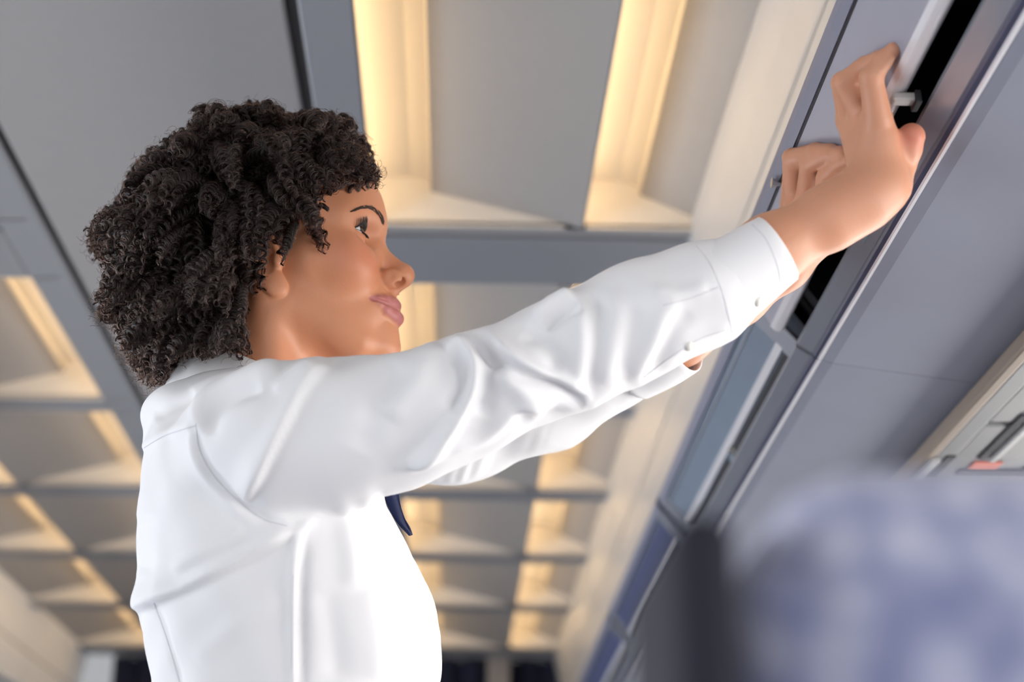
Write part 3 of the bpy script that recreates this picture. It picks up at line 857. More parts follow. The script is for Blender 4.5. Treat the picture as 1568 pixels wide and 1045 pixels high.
# ------------------------------------------------------------------ eyes, lashes, brows
M_sclera = mat('eye_white', (0.78, 0.76, 0.74), 0.12, spec=0.6)
M_iris = mat('eye_iris_brown', (0.035, 0.017, 0.010), 0.08, spec=0.8)
M_lash = mat('lash_black', (0.006, 0.005, 0.005), 0.5)
M_brow = mat('brow_brown', (0.050, 0.026, 0.017), 0.6)
gaze = np.array([0.93, 0.16, 0.22]); gaze /= np.linalg.norm(gaze)
for s in (1, -1):
    ctr = EYE * [1, s, 1]
    g = gaze.copy()
    bm = bmesh.new(); bmesh.ops.create_uvsphere(bm, u_segments=40, v_segments=28, radius=ER * HS)
    meb = bpy.data.meshes.new('eyeball'); bm.to_mesh(meb); bm.free()
    eb = link('eyeball', meb, M_sclera, person, True); eb.location = h2w(ctr) - PL
    meb.materials.append(M_iris)
    gw = g @ HM
    Vv = np.array([v.co for v in meb.vertices])
    for p in meb.polygons:
        if np.array(p.center) @ gw > ER * HS * 0.865:
            p.material_index = 1
    # lashes
    VV, FF, o_ = [], [], 0
    def lash(p, q, r_, n_=6, r0=0.00038):
        global VV, FF, o_
        mid = (np.array(p) + q) / 2 + r_
        L_ = catmull([p, mid, q], n_)
        v, f = tube_mesh([h2w(x) for x in L_], np.linspace(r0, 0.00012, n_), 4, True)
        VV.append(v); FF.extend([tuple(i + o_ for i in ff) for ff in f]); o_ += len(v)
    for k in range(34):
        t = k / 33; a = -0.0080 + 0.0215 * t
        uu = 0.0058 - 0.0165 + math.sqrt(max(0.0165 ** 2 - a ** 2, 0)) + 0.10 * a
        dx = math.sqrt(max((ER + 0.0012) ** 2 - a * a - uu * uu, 1e-8))
        root = ctr + np.array([dx, (a + 0.001) * s, uu])
        Lk = 0.0085 * (0.65 + 0.5 * t) * random.uniform(0.85, 1.1)
        dirv = np.array([0.80, (0.15 + 1.3 * (t - 0.5)) * s, 0.55]); dirv /= np.linalg.norm(dirv)
        lash(root, root + dirv * Lk + np.array([-0.0012, 0, 0.0026]), np.array([0.0010, 0, -0.0016]))
    for k in range(22):
        t = k / 21; a = -0.002 + 0.0145 * t
        uu = -0.0038 + 0.0240 - math.sqrt(0.0240 ** 2 - a ** 2) + 0.10 * a
        dx = math.sqrt(max((ER + 0.0010) ** 2 - a * a - uu * uu, 1e-8))
        root = ctr + np.array([dx, (a + 0.001) * s, uu])
        dirv = np.array([0.8, (t - 0.5) * 1.0 * s, -0.45]); dirv /= np.linalg.norm(dirv)
        lash(root, root + dirv * 0.0038, np.array([0.0003, 0, 0.0]), 4, 0.00024)
    # dark line along the upper lid
    lid_line = []
    for a in np.linspace(-0.0085, 0.0138, 18):
        uu = 0.0058 - 0.0165 + math.sqrt(max(0.0165 ** 2 - a ** 2, 0)) + 0.10 * a
        lid_line.append(h2w(ctr + np.array([math.sqrt(max((ER + 0.0010) ** 2 - a * a - uu * uu, 1e-8)), (a + 0.001) * s, uu])))
    v, f = tube_mesh(lid_line, 0.0007, 5); VV.append(v); FF.extend([tuple(i + o_ for i in ff) for ff in f]); o_ += len(v)
    link('eyelashes', mesh_from('eyelashes', np.concatenate(VV) - PL, FF), M_lash, person, True)

bvh_body = BVHTree.FromPolygons([tuple(v) for v in V], [tuple(f) for f in F])
for s in (1, -1):
    VV, FF, o_ = [], [], 0
    # brow path: from above the nose out to the temple
    path = catmull([(0.09, 0.0125, 0.0335), (0.09, 0.020, 0.0385), (0.08, 0.033, 0.0430), (0.07, 0.043, 0.0415), (0.06, 0.051, 0.0365)], 130)
    for i, p in enumerate(path):
        t = i / 129
        wid = 0.0027 * (1 - 0.72 * t) * min(1, 6 * t + 0.35)
        for j in range(2):
            q = p + np.array([0, 0, random.uniform(-1, 1) * wid])
            org = h2w((q[0] + 0.05, q[1] * s * 1.0 + 0.012 * s * t, q[2])); dr = -(np.array([1.0, 0.25 * s * t, 0.0]) @ HM); dr /= np.linalg.norm(dr)
            hit = bvh_body.ray_cast(Vector(org), Vector(dr), 0.12)
            if hit[0] is None: continue
            w = np.array(hit[0]); nn = np.array(hit[1])
            dl = np.array([-0.35 - 0.4 * t, s * (0.45 + 0.4 * t), 0.75 - 1.15 * t]) @ HM; dl -= nn * (dl @ nn); dl /= np.linalg.norm(dl)
            L_ = random.uniform(0.0035, 0.0055)
            v, f = tube_mesh([w - nn * 0.0002, w + dl * L_ * 0.5 + nn * 0.0006, w + dl * L_ + nn * 0.0003], [0.00026, 0.00022, 0.0001], 3, False)
            VV.append(v); FF.extend([tuple(k + o_ for k in ff) for ff in f]); o_ += len(v)
    link('eyebrow', mesh_from('eyebrow', np.concatenate(VV) - PL, FF), M_brow, person, True)
# ------------------------------------------------------------------ the shirt
M_shirt = mat('shirt_white_cotton', (0.79, 0.79, 0.805), 0.75, spec=0.2, sheen=0.15, bump=(2200, 0.05, 0.0004))
M_seam = mat('shirt_stitching', (0.62, 0.62, 0.66), 0.8, spec=0.1)
M_button = mat('button_pearl', (0.80, 0.79, 0.73), 0.3, spec=0.6)
M_navy = mat('neck_scarf_navy', (0.010, 0.016, 0.058), 0.7, spec=0.2, noise=(60, 0.2))
M_skirt = mat('skirt_navy', (0.012, 0.016, 0.045), 0.8)
M_shoe = mat('shoe_black', (0.01, 0.01, 0.01), 0.3)

RS = build_arm([(358, 678, 1.165, 88), (440, 674, 1.150, 106), (520, 664, 1.138, 101), (600, 648, 1.128, 92), (680, 622, 1.120, 84), (760, 587, 1.112, 76),
                (850, 548, 1.104, 74), (940, 508, 1.095, 77), (1010, 476, 1.085, 75), (1085, 448, 1.076, 66), (1110, 433, 1.073, 58)])
LSl = build_arm([(430, 650, 1.45, 84), (560, 655, 1.44, 84), (700, 652, 1.43, 82), (835, 605, 1.40, 78), (930, 560, 1.36, 64), (985, 537, 1.335, 50)])
def cut_plane(P, a, b):
    n_ = (b - a) / np.linalg.norm(b - a)
    return (P - b.astype(np.float32)) @ n_.astype(np.float32)
def sleeve(P, S_, A_):
    return chain(P, S_[0], S_[1], 0.025)
def shirt_f(P):
    t = torso_f(P, 0.0)
    # shoulder and collar slope
    t = smin(t, cone(P, NB1 + np.array([0.024, 0, -0.028]), pix(375, 650, 1.19), 0.056, 0.034), 0.03)
    t = smin(t, cone(P, NB1 + np.array([0.024, 0, -0.028]), pix(430, 650, 1.42), 0.056, 0.034), 0.03)
    d = smin(t, sleeve(P, RS, RA), 0.009)
    d = smin(d, sleeve(P, LSl, LA), 0.022)
    # opening for the neck
    d = smax(d, -cone(P, NB1 + np.array([0.004, 0, 0.0]), NB1 + np.array([0.05, 0, 0.09]), 0.056, 0.062), 0.006)
    return d
SV, SF = surface(shirt_f, (-0.47, 0.985, CZ - 0.16), (0.31, 1.60, CZ + 0.60), 0.0025)

# folds, drawn along their ridge or valley: line, width px, height mm, kind
FOLDS = [
    # shoulder cap and upper sleeve
    ([(303, 668), (307, 630), (335, 598), (380, 578), (430, 562)], 13, 3.4, 'ridge'),
    ([(322, 668), (330, 632), (356, 606), (400, 590)], 12, -2.6, 'ridge'),
    ([(376, 768), (394, 733), (430, 663), (460, 607), (488, 572), (505, 560)], 11, 3.6, 'step'),
    ([(420, 600), (455, 575), (480, 562)], 10, 2.0, 'ridge'),
    ([(590, 640), (622, 597), (655, 556), (680, 537)], 22, 3.0, 'ridge'),
    ([(545, 690), (585, 620), (620, 560)], 26, -2.0, 'ridge'),
    # elbow folds
    ([(680, 541), (706, 530), (722, 545), (728, 572), (720, 605), (700, 640), (668, 680), (628, 716)], 10, 4.8, 'ridge'),
    ([(700, 548), (712, 566), (708, 600), (690, 632)], 12, -3.0, 'ridge'),
    ([(738, 520), (752, 545), (750, 590), (735, 640)], 14, -4.0, 'ridge'),
    ([(719, 520), (747, 541), (793, 573), (850, 590), (894, 612)], 10, -4.6, 'ridge'),
    ([(745, 512), (775, 540), (820, 566), (870, 590), (900, 612)], 10, 4.0, 'ridge'),
    ([(760, 560), (800, 600), (830, 640)], 18, 3.0, 'ridge'),
    ([(800, 505), (830, 520), (850, 545), (852, 570)], 14, -3.4, 'ridge'),
    ([(820, 488), (840, 474), (880, 452)], 9, 3.6, 'ridge'),
    ([(835, 500), (858, 482), (890, 470)], 9, -3.0, 'ridge'),
    ([(880, 450), (890, 490), (892, 540), (886, 590)], 15, 1.7, 'ridge'),
    ([(910, 445), (914, 480), (910, 540), (900, 600)], 13, -1.9, 'ridge'),
    ([(935, 440), (945, 480), (940, 540), (925, 590)], 16, 1.2, 'ridge'),
    ([(975, 470), (962, 520), (948, 575)], 14, -1.0, 'ridge'),
    ([(1040, 460), (1015, 484), (996, 530), (968, 590)], 12, 1.8, 'ridge'),
    ([(1060, 480), (1035, 500), (1018, 540), (1000, 570)], 12, -1.2, 'ridge'),
    ([(1000, 445), (1040, 452), (1085, 440)], 12, 1.6, 'ridge'),
    ([(600, 722), (680, 690), (738, 672), (800, 625), (890, 617), (958, 592)], 11, 2.6, 'ridge'),
    ([(780, 640), (840, 625), (900, 605)], 10, -2.0, 'ridge'),
    ([(1120, 500), (1090, 515), (1050, 530), (1000, 560)], 8, 1.2, 'ridge'),
    # arm hole seam
    ([(300, 648), (306, 690), (330, 732), (370, 772), (405, 796), (440, 806)], 7, -2.0, 'ridge'),
    ([(292, 650), (297, 695), (322, 740), (362, 782), (400, 806)], 9, 1.4, 'ridge'),
    # torso
    ([(190, 938), (240, 918), (290, 896), (350, 868), (410, 836), (455, 810)], 12, 4.0, 'step'),
    ([(265, 872), (326, 840), (375, 812)], 11, 2.2, 'ridge'),
    ([(250, 900), (320, 866), (390, 826)], 12, -1.6, 'ridge'),
    ([(482, 792), (456, 822), (449, 875), (448, 950), (448, 1060)], 8, 2.0, 'ridge'),
    ([(470, 830), (463, 880), (462, 960), (462, 1060)], 8, -1.6, 'ridge'),
    ([(525, 770), (535, 830), (540, 900)], 16, 1.8, 'ridge'),
    ([(560, 760), (580, 830), (620, 900), (655, 940)], 16, 2.2, 'ridge'),
    ([(580, 755), (610, 830), (645, 900)], 12, -1.4, 'ridge'),
    ([(300, 1010), (360, 960), (430, 920)], 20, 1.6, 'ridge'),
    ([(500, 900), (510, 960), (520, 1045)], 22, -1.6, 'ridge'),
    ([(560, 900), (575, 970), (580, 1045)], 22, 1.6, 'ridge'),
    ([(660, 935), (668, 972), (652, 1050)], 6, -1.5, 'ridge'),
    # yoke and back seams
    ([(214, 690), (254, 667), (300, 652)], 6, 1.6, 'step'),
    ([(225, 790), (222, 830), (218, 880)], 16, -2.0, 'ridge'),
    ([(236, 924), (256, 980), (276, 1050)], 5, -1.2, 'ridge'),
    ([(236, 640), (262, 620), (300, 604)], 12, -2.0, 'ridge'),
]
SN = vnormals(SV, SF)
P2 = project(SV)
view = SV - CAMP; view /= np.linalg.norm(view, axis=1)[:, None]
facing = np.clip(-(SN * view).sum(1) / 0.25 + 0.8, 0, 1)
near_side = np.clip((1.36 - SV[:, 1]) / 0.06, 0, 1)           # right sleeve and right half of the trunk
disp = np.zeros(len(SV))
for line, w_, h_, kind in FOLDS:
    ln = catmull(line, 40)
    m_ = (P2[:, 0] > ln[:, 0].min() - 4 * w_) & (P2[:, 0] < ln[:, 0].max() + 4 * w_) & (P2[:, 1] > ln[:, 1].min() - 4 * w_) & (P2[:, 1] < ln[:, 1].max() + 4 * w_)
    ii = np.where(m_)[0]
    dd, sd_, run = stroke_dist(P2[ii], ln)
    end = np.clip(run / 0.18, 0, 1) * np.clip((1 - run) / 0.18, 0, 1); end = end * (2 - end)
    if kind == 'ridge':
        g_ = np.exp(-(dd / w_) ** 2)
    else:                                                      # one steep side, one soft
        t_ = dd * sd_ / w_
        g_ = np.where(t_ > 0, np.exp(-(t_ / 0.55) ** 2), np.exp(-(t_ / 2.2) ** 2))
    disp[ii] += 2.2 * h_ * 0.001 * g_ * (0.15 + 0.85 * end)
# crushed folds under the far sleeve
fl = (SV[:, 1] > 1.34) & (P2[:, 0] > 590) & (P2[:, 0] < 1010) & (P2[:, 1] > 560)
u_ = P2[:, 0] + 0.35 * P2[:, 1]
disp2 = np.where(fl, 0.0010 * np.sin(u_ / 4.5 + 2.6 * np.sin(u_ / 19.0)) * (0.5 + 0.5 * np.sin(u_ / 47.0)) * np.clip((P2[:, 0] - 590) / 60, 0, 1) * np.clip((1010 - P2[:, 0]) / 150, 0, 1), 0)
SV = SV + SN * (disp * facing * near_side + disp2 * np.clip((-(SN * view).sum(1) - 0.3) / 0.3, 0, 1))[:, None]
# soft overall undulation of the cloth
und = 0.0009 * np.sin(SV[:, 0] * 95 + SV[:, 2] * 60 + 2 * np.sin(SV[:, 1] * 40)) + 0.0007 * np.sin(SV[:, 2] * 130 - SV[:, 0] * 40 + SV[:, 1] * 60)
SV = SV + SN * und[:, None]
SV = relax(SV, SF, 1, 0.4)
shirt = link('shirt', quads_mesh('shirt', SV - PL, SF), M_shirt, person)

# cuffs: stiff folded bands
def cuff(name, rings, parent):
    """rings: centre px, py, Y, radius px from the sleeve to the open end"""
    A_ = build_arm(rings); C_ = np.array(A_[0]); R_ = np.array(A_[1])
    C_ = catmull(C_, 14); R_ = catmull(R_[:, None], 14)[:, 0]
    ax_ = C_[-1] - C_[0]; ax_ /= np.linalg.norm(ax_)
    e1 = np.cross(ax_, [0, 0, 1.0]); e1 /= np.linalg.norm(e1); e2 = np.cross(e1, ax_)
    n_ = 56; V_, F_ = [], []
    prof = [(C_[i], R_[i]) for i in range(14)] + [(C_[-1] + ax_ * 0.0006, R_[-1] - 0.0007), (C_[-1], R_[-1] - 0.0017)] + [(C_[i], R_[i] - 0.0022) for i in range(12, 4, -1)]
    prof[0] = (prof[0][0], prof[0][1] - 0.0024)
    for c_, r_ in prof:
        for k in range(n_):
            a = 2 * math.pi * k / n_
            rr = r_ * (1 + 0.035 * math.cos(2 * a + 0.6) + 0.012 * math.sin(3 * a))
            V_.append(c_ + e1 * rr * math.cos(a) + e2 * rr * math.sin(a))
    for j in range(len(prof) - 1):
        for k in range(n_):
            k2 = (k + 1) % n_
            F_.append((j * n_ + k, j * n_ + k2, (j + 1) * n_ + k2, (j + 1) * n_ + k))
    V_ = np.array(V_)
    me_ = mesh_from(name, V_ - PL, F_)
    bm = bmesh.new(); bm.from_mesh(me_); bmesh.ops.recalc_face_normals(bm, faces=bm.faces); bm.to_mesh(me_); bm.free()
    link(name, me_, M_shirt, parent, True)
    return V_, F_
c1 = cuff('cuff', [(1083, 449, 1.0765, 72), (1105, 437, 1.074, 73), (1140, 415, 1.070, 66), (1189, 381, 1.064, 59)], shirt)
c2 = cuff('cuff', [(966, 562, 1.340, 57), (988, 553, 1.333, 56), (1018, 541, 1.318, 53), (1048, 525, 1.303, 50)], shirt)
SFl = [tuple(f) for f in SF]
n1 = len(SV); n2 = n1 + len(c1[0])
allV = np.concatenate([SV, c1[0], c2[0]])
bvh_s = BVHTree.FromPolygons([tuple(v) for v in allV], SFl + [tuple(i + n1 for i in f) for f in c1[1]] + [tuple(i + n2 for i in f) for f in c2[1]])
bvh_old = BVHTree.FromPolygons([tuple(v) for v in SV], [tuple(f) for f in SF])
def onto(line, n_, bvh=bvh_s, lift=0.0004):
    """lay a line seen in the photograph on the cloth"""
    out = []
    for q in catmull(line, n_):
        r = ray(q[0], q[1]); r /= np.linalg.norm(r)
        hit = bvh.ray_cast(Vector(CAMP), Vector(r), 3.0)
        if hit[0] is not None:
            out.append(np.array(hit[0]) + np.array(hit[1]) * (lift if np.array(hit[1]) @ r < 0 else -lift))
    return np.array(out)
for ln in ([(1066, 377), (1086, 402), (1104, 442), (1116, 486), (1121, 510)],
           [(214, 690), (254, 667), (300, 652)],
           [(236, 924), (256, 980), (276, 1048)],
           [(300, 648), (306, 690), (330, 732), (370, 772), (405, 796), (440, 806)],
           [(449, 880), (448, 950), (448, 1060)],
           [(1152, 344), (1174, 368), (1190, 406), (1196, 440)],
           [(1100, 440), (1060, 456), (1015, 468)],
           [(1112, 505), (1070, 520), (1030, 545), (985, 578)]):
    p = onto(ln, 40, lift=0.0001)
    if len(p) > 4:
        tube('seam', p - PL, 0.00030, M_seam, shirt, 5)

def disc(name, p, nrm, r, t, m, parent):
    bm = bmesh.new()
    bmesh.ops.create_cone(bm, cap_ends=True, segments=24, radius1=r, radius2=r, depth=t)
    bmesh.ops.bevel(bm, geom=[e for e in bm.edges if e.calc_face_angle(0) > 0.5], offset=t * 0.3, segments=2, affect='EDGES')
    q = Vector(nrm).to_track_quat('Z', 'Y').to_matrix().to_4x4()
    for ang in range(4):
        pass
    bmesh.ops.transform(bm, matrix=Matrix.Translation(Vector(p)) @ q, verts=bm.verts)
    me_ = bpy.data.meshes.new(name); bm.to_mesh(me_); bm.free()
    return link(name, me_, m, parent, True)
for q, r_ in (((1163, 462), 0.0044), ((1056, 531), 0.0040)):
    r = ray(*q); r /= np.linalg.norm(r)
    hit = bvh_s.ray_cast(Vector(CAMP), Vector(r), 3.0)
    if hit[0] is not None:
        hit = (hit[0], hit[1] if np.array(hit[1]) @ r < 0 else -hit[1])
        b_ = disc('button', np.array(hit[0]) + np.array(hit[1]) * 0.0002 - PL, hit[1], r_, 0.0010, M_button, shirt)

# collar: a folded band round the neck
def collar_mesh():
    ax = np.array([0.20, 0, 0.98]); ax /= np.linalg.norm(ax)
    c0 = NB1 + np.array([0.024, 0, 0.036])
    e1 = np.array([ax[2], 0, -ax[0]]); e2 = np.array([0, 1.0, 0])
    n_ = 72; V_ = []; prof = [(0.066, -0.020), (0.0635, 0.010), (0.0635, 0.030), (0.0655, 0.0335), (0.0680, 0.031), (0.0705, 0.008), (0.0735, -0.010), (0.0720, -0.0115), (0.0685, 0.006), (0.0665, 0.026)]
    for i in range(n_):
        a = math.radians(28) + (2 * math.pi - math.radians(56)) * i / (n_ - 1)
        back = 0.5 - 0.5 * math.cos(a)
        for k, (r_, h_) in enumerate(prof):
            hh = h_ * (0.62 + 0.38 * back) if h_ > 0 else h_ * (1.25 - 0.35 * back)
            V_.append(c0 + (e1 * math.cos(a) + e2 * math.sin(a) * 1.02) * (r_ * (1 + 0.02 * math.sin(5 * a))) + ax * (hh - 0.010 * (1 - back)))
    m_ = len(prof); F_ = []
    for i in range(n_ - 1):
        for k in range(m_):
            k2 = (k + 1) % m_
            F_.append((i * m_ + k, i * m_ + k2, (i + 1) * m_ + k2, (i + 1) * m_ + k))
    F_.append(tuple(range(m_))); F_.append(tuple((n_ - 1) * m_ + k for k in range(m_ - 1, -1, -1)))
    return np.array(V_), F_
CV, CF = collar_mesh()
link('collar', mesh_from('collar', CV - PL, CF), M_shirt, shirt, True)

# navy neck scarf with its pointed end hanging in front of the chest
def slab(name, outline, y_, th, m, parent, curve=0.0):
    P_ = [pix(a, b, y_) for a, b in outline]
    n_ = len(P_); V_ = [p + np.array([0, -th / 2, 0]) for p in P_] + [p + np.array([0, th / 2, 0]) for p in P_]
    return V_, n_
L_edge = catmull([(556, 690), (576, 735), (594, 775), (607, 800), (626, 821)], 16)
R_edge = catmull([(592, 690), (604, 740), (610, 765), (622, 800), (628.5, 821)], 16)
V_, F_ = [], []
nw = 7
for j in range(16):
    for k in range(nw):
        u = k / (nw - 1)
        q = L_edge[j] * (1 - u) + R_edge[j] * u
        yy = 1.275 + 0.030 * u + 0.005 * math.sin(u * 7 + j * 0.3)
        V_.append(pix(q[0], q[1], yy))
for j in range(15):
    for k in range(nw - 1):
        a = j * nw + k
        F_.append((a, a + 1, a + nw + 1, a + nw))
ms = mesh_from('neck_scarf', np.array(V_) - PL, F_)
scarf = link('neck_scarf', ms, M_navy, person, True)
so = scarf.modifiers.new('thick', 'SOLIDIFY'); so.thickness = 0.0022
knot = [NB1 + np.array([0.055 * math.cos(a) + 0.012, 0.058 * math.sin(a), 0.012 + 0.0 * a]) for a in np.linspace(-1.9, 1.9, 20)]
tube('scarf_band', np.array(knot) - PL, 0.011, M_navy, scarf, 8)

# skirt and shoes, below the frame
def skirt_f(P):
    z = P[:, 2]
    w = np.interp(z, [0.45, 0.60, 0.80, 0.92, 1.02], [0.205, 0.205, 0.195, 0.170, 0.150])
    dp = np.interp(z, [0.45, 0.60, 0.80, 0.92, 1.02], [0.135, 0.135, 0.135, 0.125, 0.112])
    k = np.sqrt(((P[:, 0] + 0.21) / dp) ** 2 + ((P[:, 1] - Y0) / w) ** 2)
    d = (k - 1) * dp
    d = smax(d, np.abs(z - 0.735) - 0.275, 0.006)
    return d
V, F = surface(skirt_f, (-0.38, 1.07, 0.42), (-0.04, 1.55, 1.05), 0.008)
link('skirt', quads_mesh('skirt', V - PL, F), M_skirt, person)
for h_, k_, a_, e_, t_ in LEG:
    def shoe_f(P):
        d = chain(P, [e_ - np.array([0.015, 0, 0.004]), t_], [0.041, 0.026], 0.02)
        d = smax(d, -(P[:, 2] - 0.0), 0.004)
        return smax(d, P[:, 2] - 0.062, 0.006)
    V, F = surface(shoe_f, e_ - 0.08, t_ + 0.08, 0.005)
    link('shoe', quads_mesh('shoe', V - PL, F), M_shoe, person)
# ------------------------------------------------------------------ hair: corkscrew locks
OUTLINE = [(300, 160), (350, 163), (400, 152), (440, 176), (500, 172), (535, 186), (562, 222), (582, 270), (581, 290), (566, 296), (552, 286),
           (530, 278), (508, 302), (500, 336), (505, 380), (492, 392), (478, 362), (458, 366), (442, 380), (438, 408), (424, 406), (419, 352), (412, 354), (408, 440), (392, 452), (372, 446), (374, 500),
           (390, 540), (372, 556), (345, 548), (300, 552), (262, 560), (250, 592), (225, 590), (204, 566), (183, 530), (176, 500), (150, 492), (146, 455), (160, 420), (134, 380), (132, 345),
           (165, 315), (192, 285), (215, 240), (250, 212), (288, 196)]
def inside(p, poly):
    x, y = p; c = False; j = len(poly) - 1
    for i in range(len(poly)):
        xi, yi = poly[i]; xj, yj = poly[j]
        if (yi > y) != (yj > y) and x < (xj - xi) * (y - yi) / (yj - yi) + xi:
            c = not c
        j = i
    return c
CR_C = np.array([-0.004, 0, 0.045]); CR_R = np.array([0.099, 0.075, 0.083])
down = np.array([0, 0, -1.0]) @ HM.T                    # world down in head coordinates
hr = random.Random(5)
nr = np.random.default_rng(3)

def hair_root():
    while True:
        v = nr.normal(size=3); v /= np.linalg.norm(v)
        p = CR_C + CR_R * v
        f_, l_, u_ = p; l_ = abs(l_)
        if u_ < -0.062: continue
        if f_ > 0.078 and u_ < 0.088: continue
        if f_ > 0.035 and u_ < 0.050 + 0.9 * max(0, 0.055 - l_): continue
        if f_ > 0.008 and u_ < 0.022: continue
        if f_ > -0.022 and u_ < 0.020 : continue
        if u_ < -0.02 and f_ > -0.035: continue
        return p, v / CR_R / np.linalg.norm(v / CR_R)

def guide(p, n, L, out, n_=26):
    pts = [p]; d = n.copy(); ds = L / n_
    flow = p - np.array([-0.035, 0, 0.130]); flow -= n * (flow @ n); flow /= np.linalg.norm(flow) + 1e-6
    wob = nr.normal(size=3) * 0.6
    for i in range(n_):
        t = i / n_
        tgt = n * (out * (1 - t) + 0.12) + flow * 0.35 + down * (0.15 + 1.25 * t) + wob * (1 - 0.5 * t)
        tgt /= np.linalg.norm(tgt)
        d = d * 0.72 + tgt * 0.28; d /= np.linalg.norm(d)
        q = pts[-1] + d * ds
        e = (q - CR_C) / (CR_R + 0.009); k = np.linalg.norm(e)
        if k < 1:
            q = CR_C + (q - CR_C) / k
        # clear of the neck and the ear
        if q[2] < 0.0:
            ax_ = np.array([-0.03, 0, q[2]]); rr = np.hypot(q[0] - ax_[0], q[1])
            if rr < 0.062:
                q[0] = ax_[0] + (q[0] - ax_[0]) * 0.062 / rr; q[1] *= 0.062 / rr
        pts.append(q)
    return np.array(pts)

locks = []
def finish(W, rh, tr, pitch, turn0, hand):
    """helix along a world guide: centre line, frame, phase, radius"""
    L = np.r_[0, np.cumsum(np.linalg.norm(np.diff(W, axis=0), axis=1))]
    if L[-1] < 0.012: return None
    n_ = int(max(14, L[-1] / pitch * 9))
    s = np.linspace(0, L[-1], n_)
    C = np.stack([np.interp(s, L, W[:, k]) for k in range(3)], 1)
    t = np.gradient(C, axis=0); t /= np.linalg.norm(t, axis=1)[:, None] + 1e-9
    nrm = np.zeros_like(C); v = np.array([0.3, 0.5, 0.8]); v -= t[0] * (v @ t[0]); nrm[0] = v / np.linalg.norm(v)
    for i in range(1, n_):
        v = nrm[i - 1] - t[i] * (nrm[i - 1] @ t[i]); nrm[i] = v / (np.linalg.norm(v) + 1e-9)
    bi = np.cross(t, nrm)
    ph = turn0 + hand * 2 * math.pi * s / pitch
    env = rh * np.clip(s / 0.02, 0.25, 1) * np.clip((L[-1] - s) / 0.016, 0.5, 1)
    taper = tr * np.clip((L[-1] - s) / 0.020, 0.25, 1)
    return C, nrm, bi, ph, env, taper

def add_lock(W, rh=None, tr=None, pitch=None):
    r = finish(W, rh or hr.uniform(0.0024, 0.0048), tr or hr.uniform(0.0018, 0.0030), pitch or hr.uniform(0.0075, 0.0130), hr.uniform(0, 6.3), hr.choice((-1, 1)))
    if r is not None: locks.append(r)

N_CLUMP, PER = 520, 4
cx, cy = 370, 340
tries = made = 0
while made < N_CLUMP and tries < 3000:
    tries += 1
    if made % 5 == 4:                                       # low on the nape and behind the ears
        f_ = nr.uniform(-0.25, 1.0) * math.pi * 0.55 * hr.choice((-1, 1)); n = np.array([-math.cos(f_), math.sin(f_), 0.0])
        p = np.array([-0.032 - 0.048 * math.cos(f_), 0.060 * math.sin(f_), nr.uniform(-0.065, 0.0)])
        if p[0] > -0.03: continue
    else:
        p, n = hair_root()
    back = np.clip((0.04 - p[0]) / 0.12, 0, 1)
    L = hr.uniform(0.070, 0.105) + 0.045 * back
    out = hr.uniform(0.6, 2.0)
    if p[2] > 0.09: L *= 0.85
    G = guide(p, n, L, out)
    W0 = np.array([h2w(q) for q in G])
    marg = hr.uniform(-0.05, 0.045)
    ok = False
    off1 = nr.normal(size=3); 
    for m_ in range(PER):
        # members of a clump wind loosely round a common guide
        t_ = np.linspace(0, 1, len(W0)); a0 = m_ * 2 * math.pi / PER + hr.uniform(-0.5, 0.5); tw = hr.uniform(0.6, 1.4) * 2.2
        d0 = W0[-1] - W0[0]; d0 /= np.linalg.norm(d0) + 1e-9
        x1 = np.cross(d0, off1); x1 /= np.linalg.norm(x1) + 1e-9; x2 = np.cross(d0, x1)
        rr = (0.0032 + 0.0040 * t_) * hr.uniform(0.7, 1.3)
        W = W0 + rr[:, None] * (np.cos(a0 + tw * t_)[:, None] * x1 + np.sin(a0 + tw * t_)[:, None] * x2)
        P2_ = project(W)
        keep = len(W) - hr.randrange(0, 5)
        k_ = 1.012 + marg * 0.5 + hr.uniform(-0.012, 0.012)
        for i in range(3, keep):
            if not inside((cx + (P2_[i, 0] - cx) * k_, cy + (P2_[i, 1] - cy) * k_), OUTLINE):
                keep = i; break
        if keep < 7: continue
        add_lock(W[:keep]); ok = True
    made += ok

